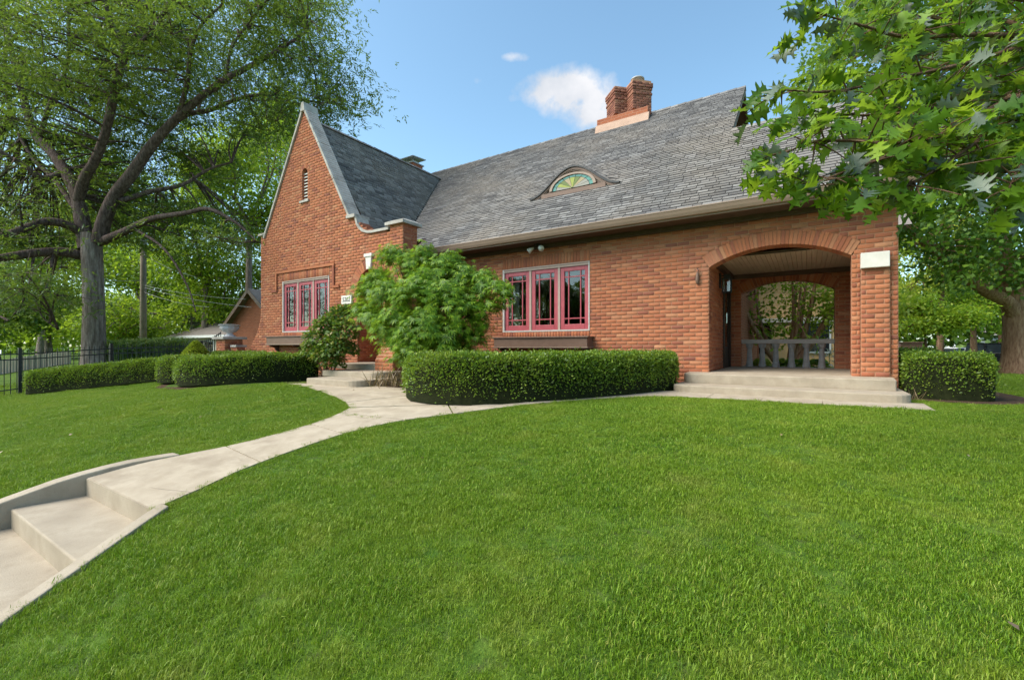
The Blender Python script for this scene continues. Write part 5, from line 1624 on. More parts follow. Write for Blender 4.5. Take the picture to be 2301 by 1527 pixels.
# ---------------------------------------------------------------- trees beyond
def bg_tree(px, py, Z, rx, rz, leaf, seed, label, bark='bark_grey', L=.24, clusters=240, per=42, lobes=18, name='garden_tree', r0=.22, group='trees beyond the garden'):
    c = at(px, py, Z); b = np.array([c[0], c[1], g(c[0], c[1])])
    hf = max(1.2, (c[2] - rz * .55) - b[2])
    return make_tree(name, b, hf, r0, c, (rx, rx, rz), label, 'tree', bark, leaf, seed, lobes, clusters, per, L, L * .6, .16 * rx, .32, group=group, twig=.03)
bg_tree(560, 400, 27, 3.6, 4.6, 'leaf_bright', 31, 'bright green tree rising right behind the gable wall', L=.22, clusters=300, per=46)
bg_tree(455, 560, 29, 3.8, 3.6, 'leaf_bright', 32, 'bright yellow-green tree behind the utility pole wires', L=.23)
bg_tree(330, 620, 33, 4.2, 3.8, 'leaf_bright', 33, 'green tree directly behind the utility pole', L=.26)
bg_tree(230, 430, 38, 4.6, 5.0, 'leaf_bright', 34, 'tall bright tree seen through the locust branches, right of its trunk', L=.28)
bg_tree(90, 520, 34, 4.8, 4.6, 'leaf_yellow', 35, 'yellow-green backlit tree seen left of the locust trunk', L=.28, clusters=200)
bg_tree(-10, 640, 27, 3.6, 3.2, 'leaf_deep', 36, 'dark tree at the picture edge beyond the iron fence', L=.24)
bg_tree(640, 330, 36, 4.2, 5.0, 'leaf_bright', 37, 'farther tree peeping over the gable slope behind the nearer one', L=.26)
bg_tree(430, 690, 36, 3.4, 2.4, 'leaf_deep', 38, 'low dark tree behind the iron gate and urn', L=.2, clusters=180)
bg_tree(270, 720, 27, 2.8, 1.7, 'leaf_bright', 39, 'low bush tree close right of the locust trunk', L=.2, clusters=180)
bg_tree(110, 690, 30, 3.2, 2.2, 'leaf_bright', 40, 'low bright bush tree beyond the fence, left of the locust trunk', L=.2, clusters=180)
bg_tree(520, 640, 30, 3.2, 3.0, 'leaf_bright', 47, 'bright leafy tree above the small garage roof', L=.2, clusters=200)
# far wood that closes the view
def wood(name, x0, y0, x1, y1, h, n, seed, leaf, L):
    q = np.random.default_rng(seed)
    t_ = q.uniform(size=n); C = np.stack([x0 + (x1 - x0) * t_ + q.normal(size=n) * 2, y0 + (y1 - y0) * t_ + q.normal(size=n) * 2.5, np.zeros(n)], 1)
    top = h * (.62 + .25 * np.sin(t_ * 31 + seed) * np.sin(t_ * 13) + .13 * np.sin(t_ * 71))
    C[:, 2] = -1.0 + top * np.sqrt(q.uniform(size=n))
    D = unit(rand_dirs(q, n) + [0, 0, -.3]); N = unit(rand_dirs(q, n) + [0, 0, .6])
    V, F = leaf_quads(C, D, N, L * q.uniform(.6, 1.3, n), L * .6)
    o = np_obj(name, V, F, leaf)
    return tag(o, kind='stuff')
tag(wood('far_wood', -75, 4, -18, 52, 8.0, 20000, 51, 'leaf_bright', .6), 'mass of far green trees beyond the gardens on the left', 'trees')
tag(wood('far_wood', -20, 56, 40, 62, 10.5, 26000, 52, 'leaf_deep', .65), 'mass of far green trees behind the houses on the right', 'trees')
tag(wood('far_wood', -40, -34, 45, -36, 11.0, 9000, 53, 'leaf_deep', .8), 'mass of trees across the street, mirrored in the window panes', 'trees')

# ---------------------------------------------------------------- right-hand maple, shrub tree
MZ = 18.5
rb_ = np.array([*onZ(2290, 838, -.93)[:2], 0]); rb_ = at(2292, 830, MZ); rb_[2] = g(rb_[0], rb_[1])
mt = thing('shade_maple', rb_, 'large shade maple with warm lit trunk beyond the porch corner', 'tree')
rng = np.random.default_rng(19)
ML = [[(2290, 845, 18.5, .70), (2288, 800, 18.5, .50), (2286, 740, 18.5, .43), (2283, 690, 18.5, .42)],
      [(2286, 720, 18.5, .30), (2262, 678, 18.3, .26), (2218, 655, 18.0, .22), (2170, 622, 17.8, .19), (2125, 585, 17.6, .15), (2070, 540, 17.4, .10), (2020, 500, 17.2, .05)],
      [(2283, 690, 18.5, .34), (2270, 630, 18.5, .28), (2256, 570, 18.5, .24), (2243, 510, 18.5, .2), (2225, 400, 18.4, .15), (2200, 280, 18.3, .1), (2170, 150, 18.2, .06)],
      [(2290, 690, 18.5, .32), (2310, 620, 18.5, .26), (2330, 500, 18.6, .2), (2340, 350, 18.7, .14), (2345, 150, 18.8, .08)],
      [(2243, 510, 18.5, .12), (2180, 420, 18, .09), (2100, 320, 17.6, .07), (2010, 230, 17.4, .04)],
      [(2200, 300, 18.3, .08), (2100, 180, 18, .06), (1980, 100, 17.8, .04)]]
tb = Tubes(); SK = []
for lim in ML:
    P = np.array([at(a, b, c) for a, b, c, r in lim]); R = [r for *_, r in lim]
    Q = resample(P, 6 * (len(P) - 1)); tb.add(Q, np.interp(np.linspace(0, 1, len(Q)), np.linspace(0, 1, len(R)), R), 10); SK.append(Q)
S = np.concatenate(SK[1:])
MC = [(1960, -60), (2420, -60), (2420, 700), (2300, 640), (2190, 640), (2070, 600), (2015, 570), (1985, 480), (1930, 330), (1800, 250), (1830, 120), (1900, 40)]
pts = []
while len(pts) < 900:
    x, y = rng.uniform(1800, 2420), rng.uniform(-60, 700)
    if inpoly(x, y, MC) and rng.uniform() < .5 + .5 * sin(x * .03) * sin(y * .035): pts.append((x, y, rng.uniform(15.5, 20.5)))
CL = np.array([at(*p) for p in pts])
for c in CL[::3]:
    k = ((S - c) ** 2).sum(1).argmin(); tb.add(bezier(S[k], c, .2, 4), np.linspace(.035, .01, 4), 4)
tb.build('trunk', 'bark_warm', mt)
V, F = crown_leaves(rng, CL, 46, .42, .19, .14, .35, .75)
tag(np_obj('crown', V, F, 'leaf_deep', mt), kind='stuff')
bg_tree(2085, 712, 14.5, 1.15, .62, 'leaf_bright', 41, 'small bright feathery tree behind the square clipped hedge', 'bark_brown', .10, 170, 46, 14, 'ornamental_tree', .045, None)
bg_tree(2190, 700, 30, 2.6, 1.5, 'leaf_bright', 48, 'low bright bush tree behind the parked cars', 'bark_brown', .18, 180, 40, 14)
bg_tree(2110, 560, 30, 3.6, 3.4, 'leaf_yellow', 42, 'yellow-green tree across the side lawn, behind the maple limb', 'bark_brown', .22, 240, 40, 16)
bg_tree(2250, 640, 40, 4.4, 3.2, 'leaf_deep', 43, 'far deep green tree above the parked cars', 'bark_brown', .26, 220, 36, 16)

# ---------------------------------------------------------------- oak whose branch hangs into the picture
rng = np.random.default_rng(23)
ot = np.array([7.4, 3.4, 0.0]); ot[2] = g(ot[0], ot[1])
oak = thing('oak_tree', ot, 'oak whose big-lobed leafy branches hang in from the upper right', 'tree')
tb = Tubes()
top = np.array([7.1, 3.6, 3.4])
tb.add(resample([ot - [0, 0, .2], (ot + top) / 2 + [.1, 0, 0], top, top + [.3, .4, 3.0]], 16), np.linspace(.32, .14, 16)[:len(resample([ot, (ot + top) / 2, top, top + 1], 16))], 12)
hub = at(2420, 40, 3.9)
tb.add(resample([top + [0, 0, -.5], (top + hub) / 2 + [0, 0, .35], hub], 10), np.linspace(.10, .045, 11)[:len(resample([top, hub, hub], 10))], 8)
BR = [[(2420, 40, 3.9), (2300, 92, 3.7), (2150, 94, 3.6), (1990, 98, 3.5), (1900, 75, 3.4), (1780, 42, 3.3)],
      [(2420, 40, 3.9), (2250, 120, 3.5), (2100, 165, 3.3), (1960, 195, 3.15), (1830, 222, 3.1), (1715, 218, 3.0)],
      [(2420, 40, 3.9), (2280, 190, 3.4), (2140, 285, 3.1), (2000, 335, 2.95), (1880, 333, 2.9), (1790, 335, 2.9), (1715, 362, 2.9)],
      [(2140, 285, 3.1), (2040, 335, 2.95), (1940, 372, 2.9), (1840, 408, 2.85), (1765, 440, 2.85)],
      [(2280, 190, 3.4), (2190, 300, 3.1), (2110, 365, 2.95), (2040, 410, 2.9), (1985, 440, 2.9)],
      [(2420, 40, 3.9), (2350, 260, 3.1), (2300, 330, 2.9), (2250, 390, 2.8), (2225, 440, 2.8)],
      [(2420, 40, 3.9), (2280, 20, 3.9), (2120, 0, 3.8), (1940, 8, 3.7), (1800, 10, 3.6)],
      [(2250, 120, 3.5), (2160, 210, 3.5), (2060, 255, 3.5), (1930, 275, 3.4), (1800, 270, 3.3)],
      [(2350, 260, 3.1), (2310, 400, 3.0), (2300, 470, 3.0)],
      [(2420, 40, 3.9), (2330, 150, 4.2), (2240, 190, 4.4), (2130, 230, 4.5), (2020, 260, 4.6)],
      [(2420, 40, 3.9), (2300, 60, 4.4), (2190, 110, 4.6), (2080, 130, 4.7), (1990, 150, 4.8)],
      [(2300, 92, 3.7), (2200, 60, 4.1), (2080, 60, 4.3), (1960, 40, 4.4)],
      [(2280, 190, 3.4), (2230, 260, 3.8), (2150, 340, 4.0), (2080, 390, 4.1)]]
LOBE = [(0, 0), (.05, .10), (.02, .20), (.16, .22), (.26, .50), (.30, .24), (.42, .20), (.55, .56), (.58, .50), (.62, .46), (.56, .22), (.68, .18), (.84, .36), (.80, .14), (1.0, 0)]
def oak_mesh(seed, mat):
    q = random.Random(seed)
    right = [(x, .82 * y * q.uniform(.85, 1.15)) for x, y in LOBE]; left = [(x, -.82 * y * q.uniform(.85, 1.15)) for x, y in LOBE[1:-1]][::-1]
    cu = q.uniform(.1, 1.0); fo = q.uniform(.05, .6)
    def z(x, y): return -cu * x * x * .5 + fo * abs(y)
    mid = [(x, 0) for x in (0.2, .42, .62, .82)]
    n = len(LOBE)
    V = [(x, y, z(x, y)) for x, y in right] + [(x, y, z(x, y)) for x, y in left] + [(x, 0, z(x, 0)) for x, _ in mid]
    m0 = n + len(left)
    def midof(x): return m0 + (0 if x < .3 else 1 if x < .52 else 2 if x < .74 else 3)
    F = []
    ring = list(range(m0))
    for i in range(m0):
        a, b = ring[i], ring[(i + 1) % m0]
        xm_ = (V[a][0] + V[b][0]) / 2
        k = midof(xm_); ka, kb = midof(V[a][0]), midof(V[b][0])
        F.append((a, b, kb))
        if ka != kb: F.append((a, kb, ka))
    V += [(-.30, .008, .02), (-.30, -.008, .02), (.02, .008, 0), (.02, -.008, 0)]
    b = len(V) - 4; F += [(b, b + 1, b + 3), (b, b + 3, b + 2)]
    return np_mesh('leaf', V, np.array(F), mat)
OM = [oak_mesh(i, 'leaf_oak') for i in range(6)]; OG = [oak_mesh(20 + i, 'leaf_oak_grey_sheen') for i in range(3)]
LV = []
for bi, br in enumerate(BR):
    P = np.array([at(p[0] + 42, p[1] - 16, p[2]) for p in br]); Q = resample(P, 8 * (len(P) - 1)); L_ = len(Q)
    tb.add(Q, np.linspace(.020 if bi else .026, .005, L_), 6)
    # side twigs
    for k in range(2, L_, 2):
        f = k / (L_ - 1)
        if f < .12: continue
        for rep in range(3 if (f < .5 or bi >= 9) else 2):
            tw = Q[k] + rng.normal(size=3) * [.13, .13, .08] + np.array([0, 0, .0])
            tb.add(bezier(Q[k], tw, .02, 4), np.linspace(.006, .003, 4), 4)
            for r_ in range(rng.integers(3, 5)):
                LV.append((tw + rng.normal(size=3) * .03, Q[k], tw))
    for r_ in range(6): LV.append((Q[-1] + rng.normal(size=3) * .05, Q[-3], Q[-1]))
tb.build('branches', 'bark_brown', oak)
rng.shuffle(LV)
lvobj = []
left_dir = np.array([-C_, -S_, 0.0])
for i, (p, o_, tw) in enumerate(LV):
    out = unit(tw - o_ + rng.normal(size=3) * .06)
    D = unit(out * .7 + left_dir * .55 + np.array([0, 0, -.45]) + rng.normal(size=3) * .45)
    toCam = unit(-p)
    N = unit(np.array([0, 0, .75]) + rng.normal(size=3) * .55 + toCam * rng.uniform(-.5, .45))
    Sx = unit(np.cross(N, D)); N2 = np.cross(D, Sx)
    s = .148 * rng.uniform(.55, 1.25)
    grey = rng.uniform() < .17
    mesh = OG[rng.integers(3)] if grey else OM[rng.integers(6)]
    M = Matrix(((D[0] * s, Sx[0] * s, N2[0] * s, p[0]), (D[1] * s, Sx[1] * s, N2[1] * s, p[1]), (D[2] * s, Sx[2] * s, N2[2] * s, p[2]), (0, 0, 0, 1)))
    Xc = C_ * p[0] + S_ * p[1]; Zc = camdepth(p)
    vis = Xc / Zc < 1.13 and p[2] / Zc < .77
    lvobj.append((s / Zc if vis else 0, mesh, M))
lvobj.sort(key=lambda q: -q[0])
for w_, mesh, M in lvobj[:300]:
    o = bpy.data.objects.new('leaf', mesh); o.matrix_basis = M; put(o, oak)
for grey in (0, 1):
    VV = []; FF = []; o_ = 0
    for w_, mesh, M in lvobj[300:]:
        if (mesh in OG) != bool(grey): continue
        co = np.empty(len(mesh.vertices) * 3, np.float32); mesh.vertices.foreach_get('co', co); co = co.reshape(-1, 3)
        A = np.array(M); VV.append(co @ A[:3, :3].T + A[:3, 3])
        ix = np.empty(len(mesh.loops), np.int32); mesh.loops.foreach_get('vertex_index', ix); FF.append(ix.reshape(-1, 3) + o_); o_ += len(co)
    if VV: tag(np_obj('foliage', np.concatenate(VV), np.concatenate(FF), 'leaf_oak_grey_sheen' if grey else 'leaf_oak', oak), kind='stuff')

# ---------------------------------------------------------------- iron fence, gate, pillar, urn
FP = [at(-90, 800, 11.6), at(45, 800, 12.4), at(250, 800, 14.0), at(452, 800, 15.6)]
fence = thing('iron_fence', (*FP[1][:2], g(*FP[1][:2])), 'black iron picket fence running across behind the hedges', 'fence')
pk = MB().box(-.008, .008, -.008, .008, 0, 1.0)
pme = bpy.data.meshes.new('picket'); pme.from_pydata(pk.v + [(0, 0, 1.05)], [], pk.f + [(4, 5, 8), (5, 6, 8), (6, 7, 8), (7, 4, 8)]); pme.materials.append(MATS['iron'])
def fz(x, y): return g(x, y) + .04
FT = [(-.10), (-.075), (.06), (.15)]                    # top of the pickets along the line
for i in range(3):
    a, b = FP[i], FP[i + 1]; d = np.linalg.norm((b - a)[:2]); n = int(d / .11)
    for k in range(n):
        t_ = (k + .5) / n; x, y = a[0] + (b[0] - a[0]) * t_, a[1] + (b[1] - a[1]) * t_
        zt = FT[i] + (FT[i + 1] - FT[i]) * t_; z0 = fz(x, y)
        o = bpy.data.objects.new('picket', pme); o.matrix_basis = Matrix.Translation((x, y, z0)) @ Matrix.Rotation(atan2(b[1] - a[1], b[0] - a[0]), 4, 'Z') @ Matrix.Diagonal((1, 1, (zt - z0) / 1.05, 1)); put(o, fence)
    for off in (-.13, -.28, None):
        za, zb = (FT[i] + off, FT[i + 1] + off) if off else (fz(a[0], a[1]) + .12, fz(b[0], b[1]) + .12)
        MB().bar((a[0], a[1], za), (b[0], b[1], zb), .022, .03).build('rail', 'iron', fence)
for i in (1, 2, 3):
    x, y = FP[i][:2]; MB().box(x - .035, x + .035, y - .035, y + .035, g(x, y), FT[i] + .04).build('post', 'iron', fence)
t = thing('fence_sign', at(4, 790, 11.9), 'small white notice fixed to the fence at the picture edge', 'sign')
p = at(2, 790, 11.85); MB().box(p[0] - .12, p[0] + .05, p[1] - .005, p[1] + .005, p[2] - .05, p[2] + .05).build('board', 'white_paint', t)
PP = at(516, 800, 14.4); PP[2] = g(PP[0], PP[1])
gate = thing('iron_gate', (*at(475, 800, 15.0)[:2], PP[2]), 'arched dark iron garden gate beside the brick gate pillar', 'gate')
ga, gb_ = at(456, 800, 15.5), at(496, 800, 14.8)
for k in range(10):
    t_ = k / 9; x, y = ga[0] + (gb_[0] - ga[0]) * t_, ga[1] + (gb_[1] - ga[1]) * t_
    zt = .20 + .28 * t_ ** 1.4
    MB().box(x - .009, x + .009, y - .009, y + .009, PP[2] + .05, zt).build('picket', 'iron', gate)
MB().tube([(ga[0] + (gb_[0] - ga[0]) * k / 9, ga[1] + (gb_[1] - ga[1]) * k / 9, .16 + .28 * (k / 9) ** 1.4) for k in range(10)], .016, 6).build('arched_rail', 'iron', gate)
MB().bar((ga[0], ga[1], PP[2] + .2), (gb_[0], gb_[1], PP[2] + .2), .03, .03).build('rail', 'iron', gate)
gp_ = thing('gate_pillar', PP, 'square brick gate pillar with stone cap beside the gable wall', 'pillar')
core = MB().box(PP[0] - .26, PP[0] + .26, PP[1] - .26, PP[1] + .26, PP[2] - .1, .22).build('core', 'mortar', gp_)
bl_ = []
for k in range(14):
    z = PP[2] + k * .078
    if z > .15: break
    for (U, N) in (((1, 0, 0), (0, -1, 0)), ((0, 1, 0), (1, 0, 0))):
        for j in range(3):
            off = -.27 + j * .18 + (.0 if k % 2 else -.09); a_, b_ = max(off, -.27), min(off + .18, .27)
            if k % 2 == 0 and j == 2: b_ = .27
            if b_ - a_ < .05: continue
            c = Vector((PP[0], PP[1], z + .039)) + Vector(U) * ((a_ + b_) / 2) + Vector(N) * .272
            v = brick_verts(b_ - a_ - .01, .066, .03); Wd = np.array(c) + v[:, :1] * np.array(U) + v[:, 1:2] * np.array((0, 0, 1.0)) + v[:, 2:] * np.array(N)
            np_obj('brick', Wd, BF, 'brick', core)
MB().box(PP[0] - .36, PP[0] + .36, PP[1] - .36, PP[1] + .36, .221, .30).build('cap', 'limestone', gp_, bevel=.01)
lw = MB(); lw.box(PP[0] + .28, -14.62, PP[1] - .12, PP[1] + .12, PP[2] - .1, -.02); 
t = thing('garden_wall', (PP[0] + .6, PP[1], PP[2]), 'low brick garden wall between the gate pillar and the house', 'wall')
lw.build('brickwork', 'brick_far', t); MB().box(PP[0] + .37, -14.6, PP[1] - .16, PP[1] + .16, -.019, .045).build('coping', 'limestone', t)
un = thing('stone_urn', (PP[0], PP[1], .30), 'pale stone urn standing on the brick gate pillar', 'urn')
um = MB(); k = 20; vs = []
prof = [(.17, .301), (.17, .33), (.13, .35), (.085, .40), (.10, .43), (.20, .48), (.255, .55), (.27, .60), (.255, .64), (.30, .66), (.31, .685), (.27, .69), (.23, .62)]
for (r, z) in prof:
    for j in range(k):
        a = 2 * pi * j / k; rr = r * (.95 if (j % 2 and .44 < z < .63) else 1); vs.append((PP[0] + rr * cos(a), PP[1] + rr * sin(a), z))
um.add(vs, [(i * k + j, i * k + (j + 1) % k, (i + 1) * k + (j + 1) % k, (i + 1) * k + j) for i in range(len(prof) - 1) for j in range(k)])
um.build('bowl', 'urn_stone', un)
cn = at(440, 800, 13.6); cn[2] = g(cn[0], cn[1])
q = np.random.default_rng(61); n = 5200
hh = q.uniform(0, 1, n); a = q.uniform(0, 2 * pi, n); r = (.62 * (1 - hh) ** .8 + .02) * q.uniform(.85, 1.06, n)
C = cn + np.stack([r * np.cos(a), r * np.sin(a), .05 + hh * .92], 1); d = np.stack([np.cos(a), np.sin(a), .6 + 0 * a], 1)
t = thing('conical_shrub', cn, 'small cone-shaped yellow-green shrub before the iron gate', 'shrub')
V, F = leaf_quads(C, unit(d + rand_dirs(q, n) * .7), unit(d + rand_dirs(q, n) * .6), .06, .03)
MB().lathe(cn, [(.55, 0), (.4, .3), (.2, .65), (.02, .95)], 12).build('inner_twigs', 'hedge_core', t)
tag(np_obj('foliage', V, F, 'leaf_yellow', t), kind='stuff')

# ---------------------------------------------------------------- garage, neighbours, pole, wires
gx, gy, gw, gh, gpz = -23.0, 12.0, 2.3, 1.15, 2.75
gar = thing('garage', (gx, gy, GH), 'small brick garage with steep brown-trimmed gable behind the house', 'garage')
MB().prism([(gx - gw, gy, GH), (gx + gw, gy, GH), (gx + gw, gy, gh), (gx, gy, gpz), (gx - gw, gy, gh)], (0, 6, 0)).build('wall', 'brick_far', gar)
s_ = (gpz - gh) / gw
rf = MB()
for sg in (-1, 1):
    x1 = gx + sg * (gw + .35); z1 = gh - .35 * s_
    rf.add([(gx, gy - .3, gpz + .08), (x1, gy - .3, z1 + .08), (x1, gy + 6.3, z1 + .08), (gx, gy + 6.3, gpz + .08), (gx, gy - .3, gpz + .02), (x1, gy - .3, z1 + .02), (x1, gy + 6.3, z1 + .02), (gx, gy + 6.3, gpz + .02)], [(0, 1, 2, 3), (7, 6, 5, 4), (0, 4, 5, 1), (1, 5, 6, 2)])
rp = rf.build('roof', 'far_roof', gar)
rk = MB()
for sg in (-1, 1):
    x1 = gx + sg * (gw + .35); z1 = gh - .35 * s_
    rk.bar((gx, gy - .32, gpz - .02), (x1, gy - .32, z1 - .02), .04, .18)
rk.build('rake_board', 'brown_paint', rp)
nb = at(455, 760, 27); n0 = g(nb[0], nb[1])
nh = thing('neighbour_house', (nb[0], nb[1], n0), 'low pale house with grey hipped roof and white gutter behind the gate', 'house')
hx, hy = nb[0], nb[1]
MB().box(hx - 4, hx + 3.2, hy, hy + 6, n0, .55).build('wall', 'stucco', nh)
rr = MB().add([(hx - 4.4, hy - .4, .62), (hx + 3.6, hy - .4, .62), (hx + 3.6, hy + 6.4, .62), (hx - 4.4, hy + 6.4, .62), (hx - 1.6, hy + 3, 2.0), (hx + .8, hy + 3, 2.0)], [(0, 1, 5, 4), (1, 2, 5), (2, 3, 4, 5), (3, 0, 4), (3, 2, 1, 0)])
rr.build('roof', 'far_roof', nh); MB().box(hx - 4.45, hx + 3.65, hy - .5, hy - .401, .5, .64).build('gutter', 'white_paint', nh)
for wx in (-2.6, .4):
    f = MB().box(hx + wx, hx + wx + 1.1, hy - .05, hy - .002, -.6, .35).build('window', 'white_paint', nh)
    MB().box(hx + wx + .08, hx + wx + 1.02, hy - .06, hy - .051, -.52, .27).build('pane', 'car_glass', f)
shed = thing('neighbour_fence', (*at(60, 830, 19)[:2], -1.3), 'pale board fence in shade beyond the iron fence', 'fence')
a, b = at(-60, 830, 18), at(160, 830, 21.5)
for k in range(34):
    t_ = k / 34; p = a + (b - a) * t_; q_ = a + (b - a) * (t_ + .86 / 34)
    z0 = g(p[0], p[1])
    MB().bar((p[0], p[1], z0 + .3), (q_[0], q_[1], z0 + .3), .025, .6, up=(0, 0, 1)).build('plank', 'stucco', shed)
up = at(322, 760, 23); up[2] = g(up[0], up[1]); ptop = at(320, 555, 23)
pole = thing('utility_pole', up, 'weathered wooden utility pole right of the locust trunk', 'pole')
MB().tube([up, (up[0], up[1], ptop[2] + .6)], [.15, .125], 12).build('shaft', 'pole_wood', pole, True)
MB().tube([(up[0], up[1], ptop[2] - .05), (up[0], up[1], ptop[2] + .75)], .135, 10).build('collar', 'galvanised', pole)
W_ = [((320, 570, 23), (440, 622, 18), 'upper overhead wire from the pole top sloping down towards the house'), ((335, 640, 23), (552, 672, 17.5), 'second overhead wire, highest of the three running to the garage'), ((350, 645, 23), (565, 690, 17.5), 'middle overhead wire of the three running to the garage'), ((345, 655, 23), (470, 690, 19), 'lowest overhead wire, ending in the dark tree'), ((320, 630, 23), (-40, 612, 17), 'overhead wire crossing behind the locust trunk to the left')]
for a, b, lb_ in W_:
    p, q_ = at(*a), at(*b)
    p = np.array([up[0], up[1], p[2]])
    o = MB().tube([tuple(v) for v in bezier(p, q_, -.25, 10)], .009, 5).build('overhead_wire', 'rail_paint')
    tag(o, lb_, 'wire', 'overhead wires')
# pale ornamental grasses behind the fence
for i, (px, Z) in enumerate(((265, 16.5), (292, 16.8), (320, 17.0), (350, 17.2), (378, 17.4), (402, 17.6))):
    b = at(px, 800, Z); b[2] = g(b[0], b[1]); q = np.random.default_rng(90 + i); n = 420
    C = b + q.normal(size=(n, 3)) * [.22, .22, 0]; aa = q.uniform(0, 2 * pi, n)
    parts = []
    h = 1.15 * q.uniform(.6, 1.1, n); ln = q.uniform(.1, .5, n)
    p1 = C + np.stack([np.cos(aa) * ln * .35, np.sin(aa) * ln * .35, h * .8], 1); p2 = C + np.stack([np.cos(aa) * ln, np.sin(aa) * ln, h * .92], 1)
    parts.append(leaf_quads(C, p1 - C, rand_dirs(q, n), np.linalg.norm(p1 - C, axis=1), .03)); parts.append(leaf_quads(p1 - (p2 - p1) * .3, p2 - p1, rand_dirs(q, n), np.linalg.norm(p2 - p1, axis=1) * 1.3, .028))
    V, F = merge(parts)
    t = thing('ornamental_grass', b, ('leftmost', 'second', 'third', 'fourth', 'fifth', 'rightmost')[i] + ' pale reed-like grass clump of the row behind the iron fence' + (', counted from the locust trunk' if 0 < i < 5 else ''), 'grass clump', 'pale grass clumps behind the fence')
    np_obj('blades', V, F, 'leaf_reed', t)

# ---------------------------------------------------------------- yard behind the porch
yt = np.array([-.55, 16.2, -.70]); rng = np.random.default_rng(44)
ytree = thing('multi_stem_tree', yt, 'multi-stemmed tree in the yard, framed by the back porch arch', 'tree')
tb = Tubes(); CLs = []
for k in range(9):
    a = rng.uniform(0, 2 * pi); d = rng.uniform(.6, 2.0) * (1 if k else .2)
    e = yt + np.array([cos(a) * d, sin(a) * d * .7, rng.uniform(2.6, 3.6)])
    P = bezier(yt + np.array([cos(a) * .12, sin(a) * .12, 0]), e, -.3, 9, np.array([cos(a) * .25, sin(a) * .25, 0]))
    tb.add(P, np.linspace(.11 if k < 5 else .07, .02, 9), 8); CLs.append(P[4:])
S = np.concatenate(CLs)
CL = np.concatenate([S[rng.integers(0, len(S), 150)] + rng.normal(size=(150, 3)) * [.65, .6, .35], np.stack([rng.uniform(.4, 2.0, 60), rng.uniform(15, 16.6, 60), rng.uniform(.6, 2.6, 60)], 1)])
for c in CL[::2]:
    k = ((S - c) ** 2).sum(1).argmin(); tb.add(bezier(S[k], c, .1, 4), np.linspace(.02, .006, 4), 4)
tb.build('trunk', 'bark_warm', ytree)
V, F = crown_leaves(rng, CL[:150], 24, .26, .13, .08, .4, .6)
tag(np_obj('crown', V, F, 'leaf_bright', ytree), kind='stuff')
V, F = crown_leaves(rng, CL[150:], 34, .24, .14, .085, .4, .6)
tag(np_obj('crown', V, F, 'leaf_yellow', ytree), kind='stuff')
yh = thing('yellow_brick_house', (-1, 21.5, -.8), 'yellow brick house next door, seen through the porch arch', 'house')
MB().box(-5.0, 2.3, 21.0, 29.0, -.9, 4.2).build('wall', 'brick_yellow', yh)
MB().box(-6.0, -2.35, 19.6, 20.99, -.9, 4.0).build('wing', 'brick_yellow', yh)
MB().box(-5.1, 2.4, 20.9, 20.998, .95, 1.12).build('string_course', 'stucco', yh)
for (wx, w_, z0, z1) in ((-1.75, .55, -.3, 1.0), (-.30, 1.05, -.25, .95), (1.35, .3, -.8, 1.0)):
    f = MB().box(wx, wx + w_, 20.93, 20.997, z0, z1).build('window', 'dark_wood' if wx < -1 else 'white_paint', yh)
    MB().box(wx + .06, wx + w_ - .06, 20.915, 20.929, z0 + .06, z1 - .06).build('pane', 'glass' if wx < -1 else 'car_glass', f)
ry = MB().add([(-6.5, 19.1, 3.9), (2.8, 19.1, 3.9), (2.8, 25, 7.2), (-6.5, 25, 7.2)], [(0, 1, 2, 3)]); ry.add([(-6.5, 31, 3.9), (2.8, 31, 3.9), (2.8, 25, 7.2), (-6.5, 25, 7.2)], [(0, 3, 2, 1)]); ry.build('roof', 'far_roof', yh)
for i, (x, lab_) in enumerate(((-.95, 'pale leafy plant behind the left balusters'), (-.42, 'green hosta behind the middle balusters'), (-.12, 'larger green hosta right of the middle baluster'), (.22, 'leafy green plant behind the right balusters'))):
    q = np.random.default_rng(120 + i); n = 260
    b = np.array([x, 12.75 + .2 * (i % 2), -.68]); a = q.uniform(0, 2 * pi, n); h = q.uniform(0, 1, n)
    C = b + np.stack([np.cos(a) * .17 * (1 - h * .5), np.sin(a) * .17, .05 + h * .35], 1)
    t = thing('yard_plant', b, lab_, 'plant', 'plants behind the balustrade')
    V, F = leaf_quads(C, unit(np.stack([np.cos(a), np.sin(a), .3 - h], 1)), unit(np.array([0, 0, 1]) + rand_dirs(q, n) * .4), .13, .08)
    np_obj('leaves', V, F, 'leaf_bright' if i else 'leaf_yellow', t)
q = np.random.default_rng(140); n = 60
t = thing('white_lily', (.45, 12.7, -.6), 'tall white lily flowers at the right end of the balustrade', 'flower')
C = np.array([.42, 12.6, -.15]) + q.normal(size=(n, 3)) * [.10, .1, .14]
V, F = leaf_quads(C, rand_dirs(q, n), rand_dirs(q, n), .09, .035); np_obj('petals', V, F, 'petal', t)
MB().tube([(.42, 12.65, -.7), (.42, 12.6, -.15)], .008, 5).build('stem', 'leaf_bright', t)

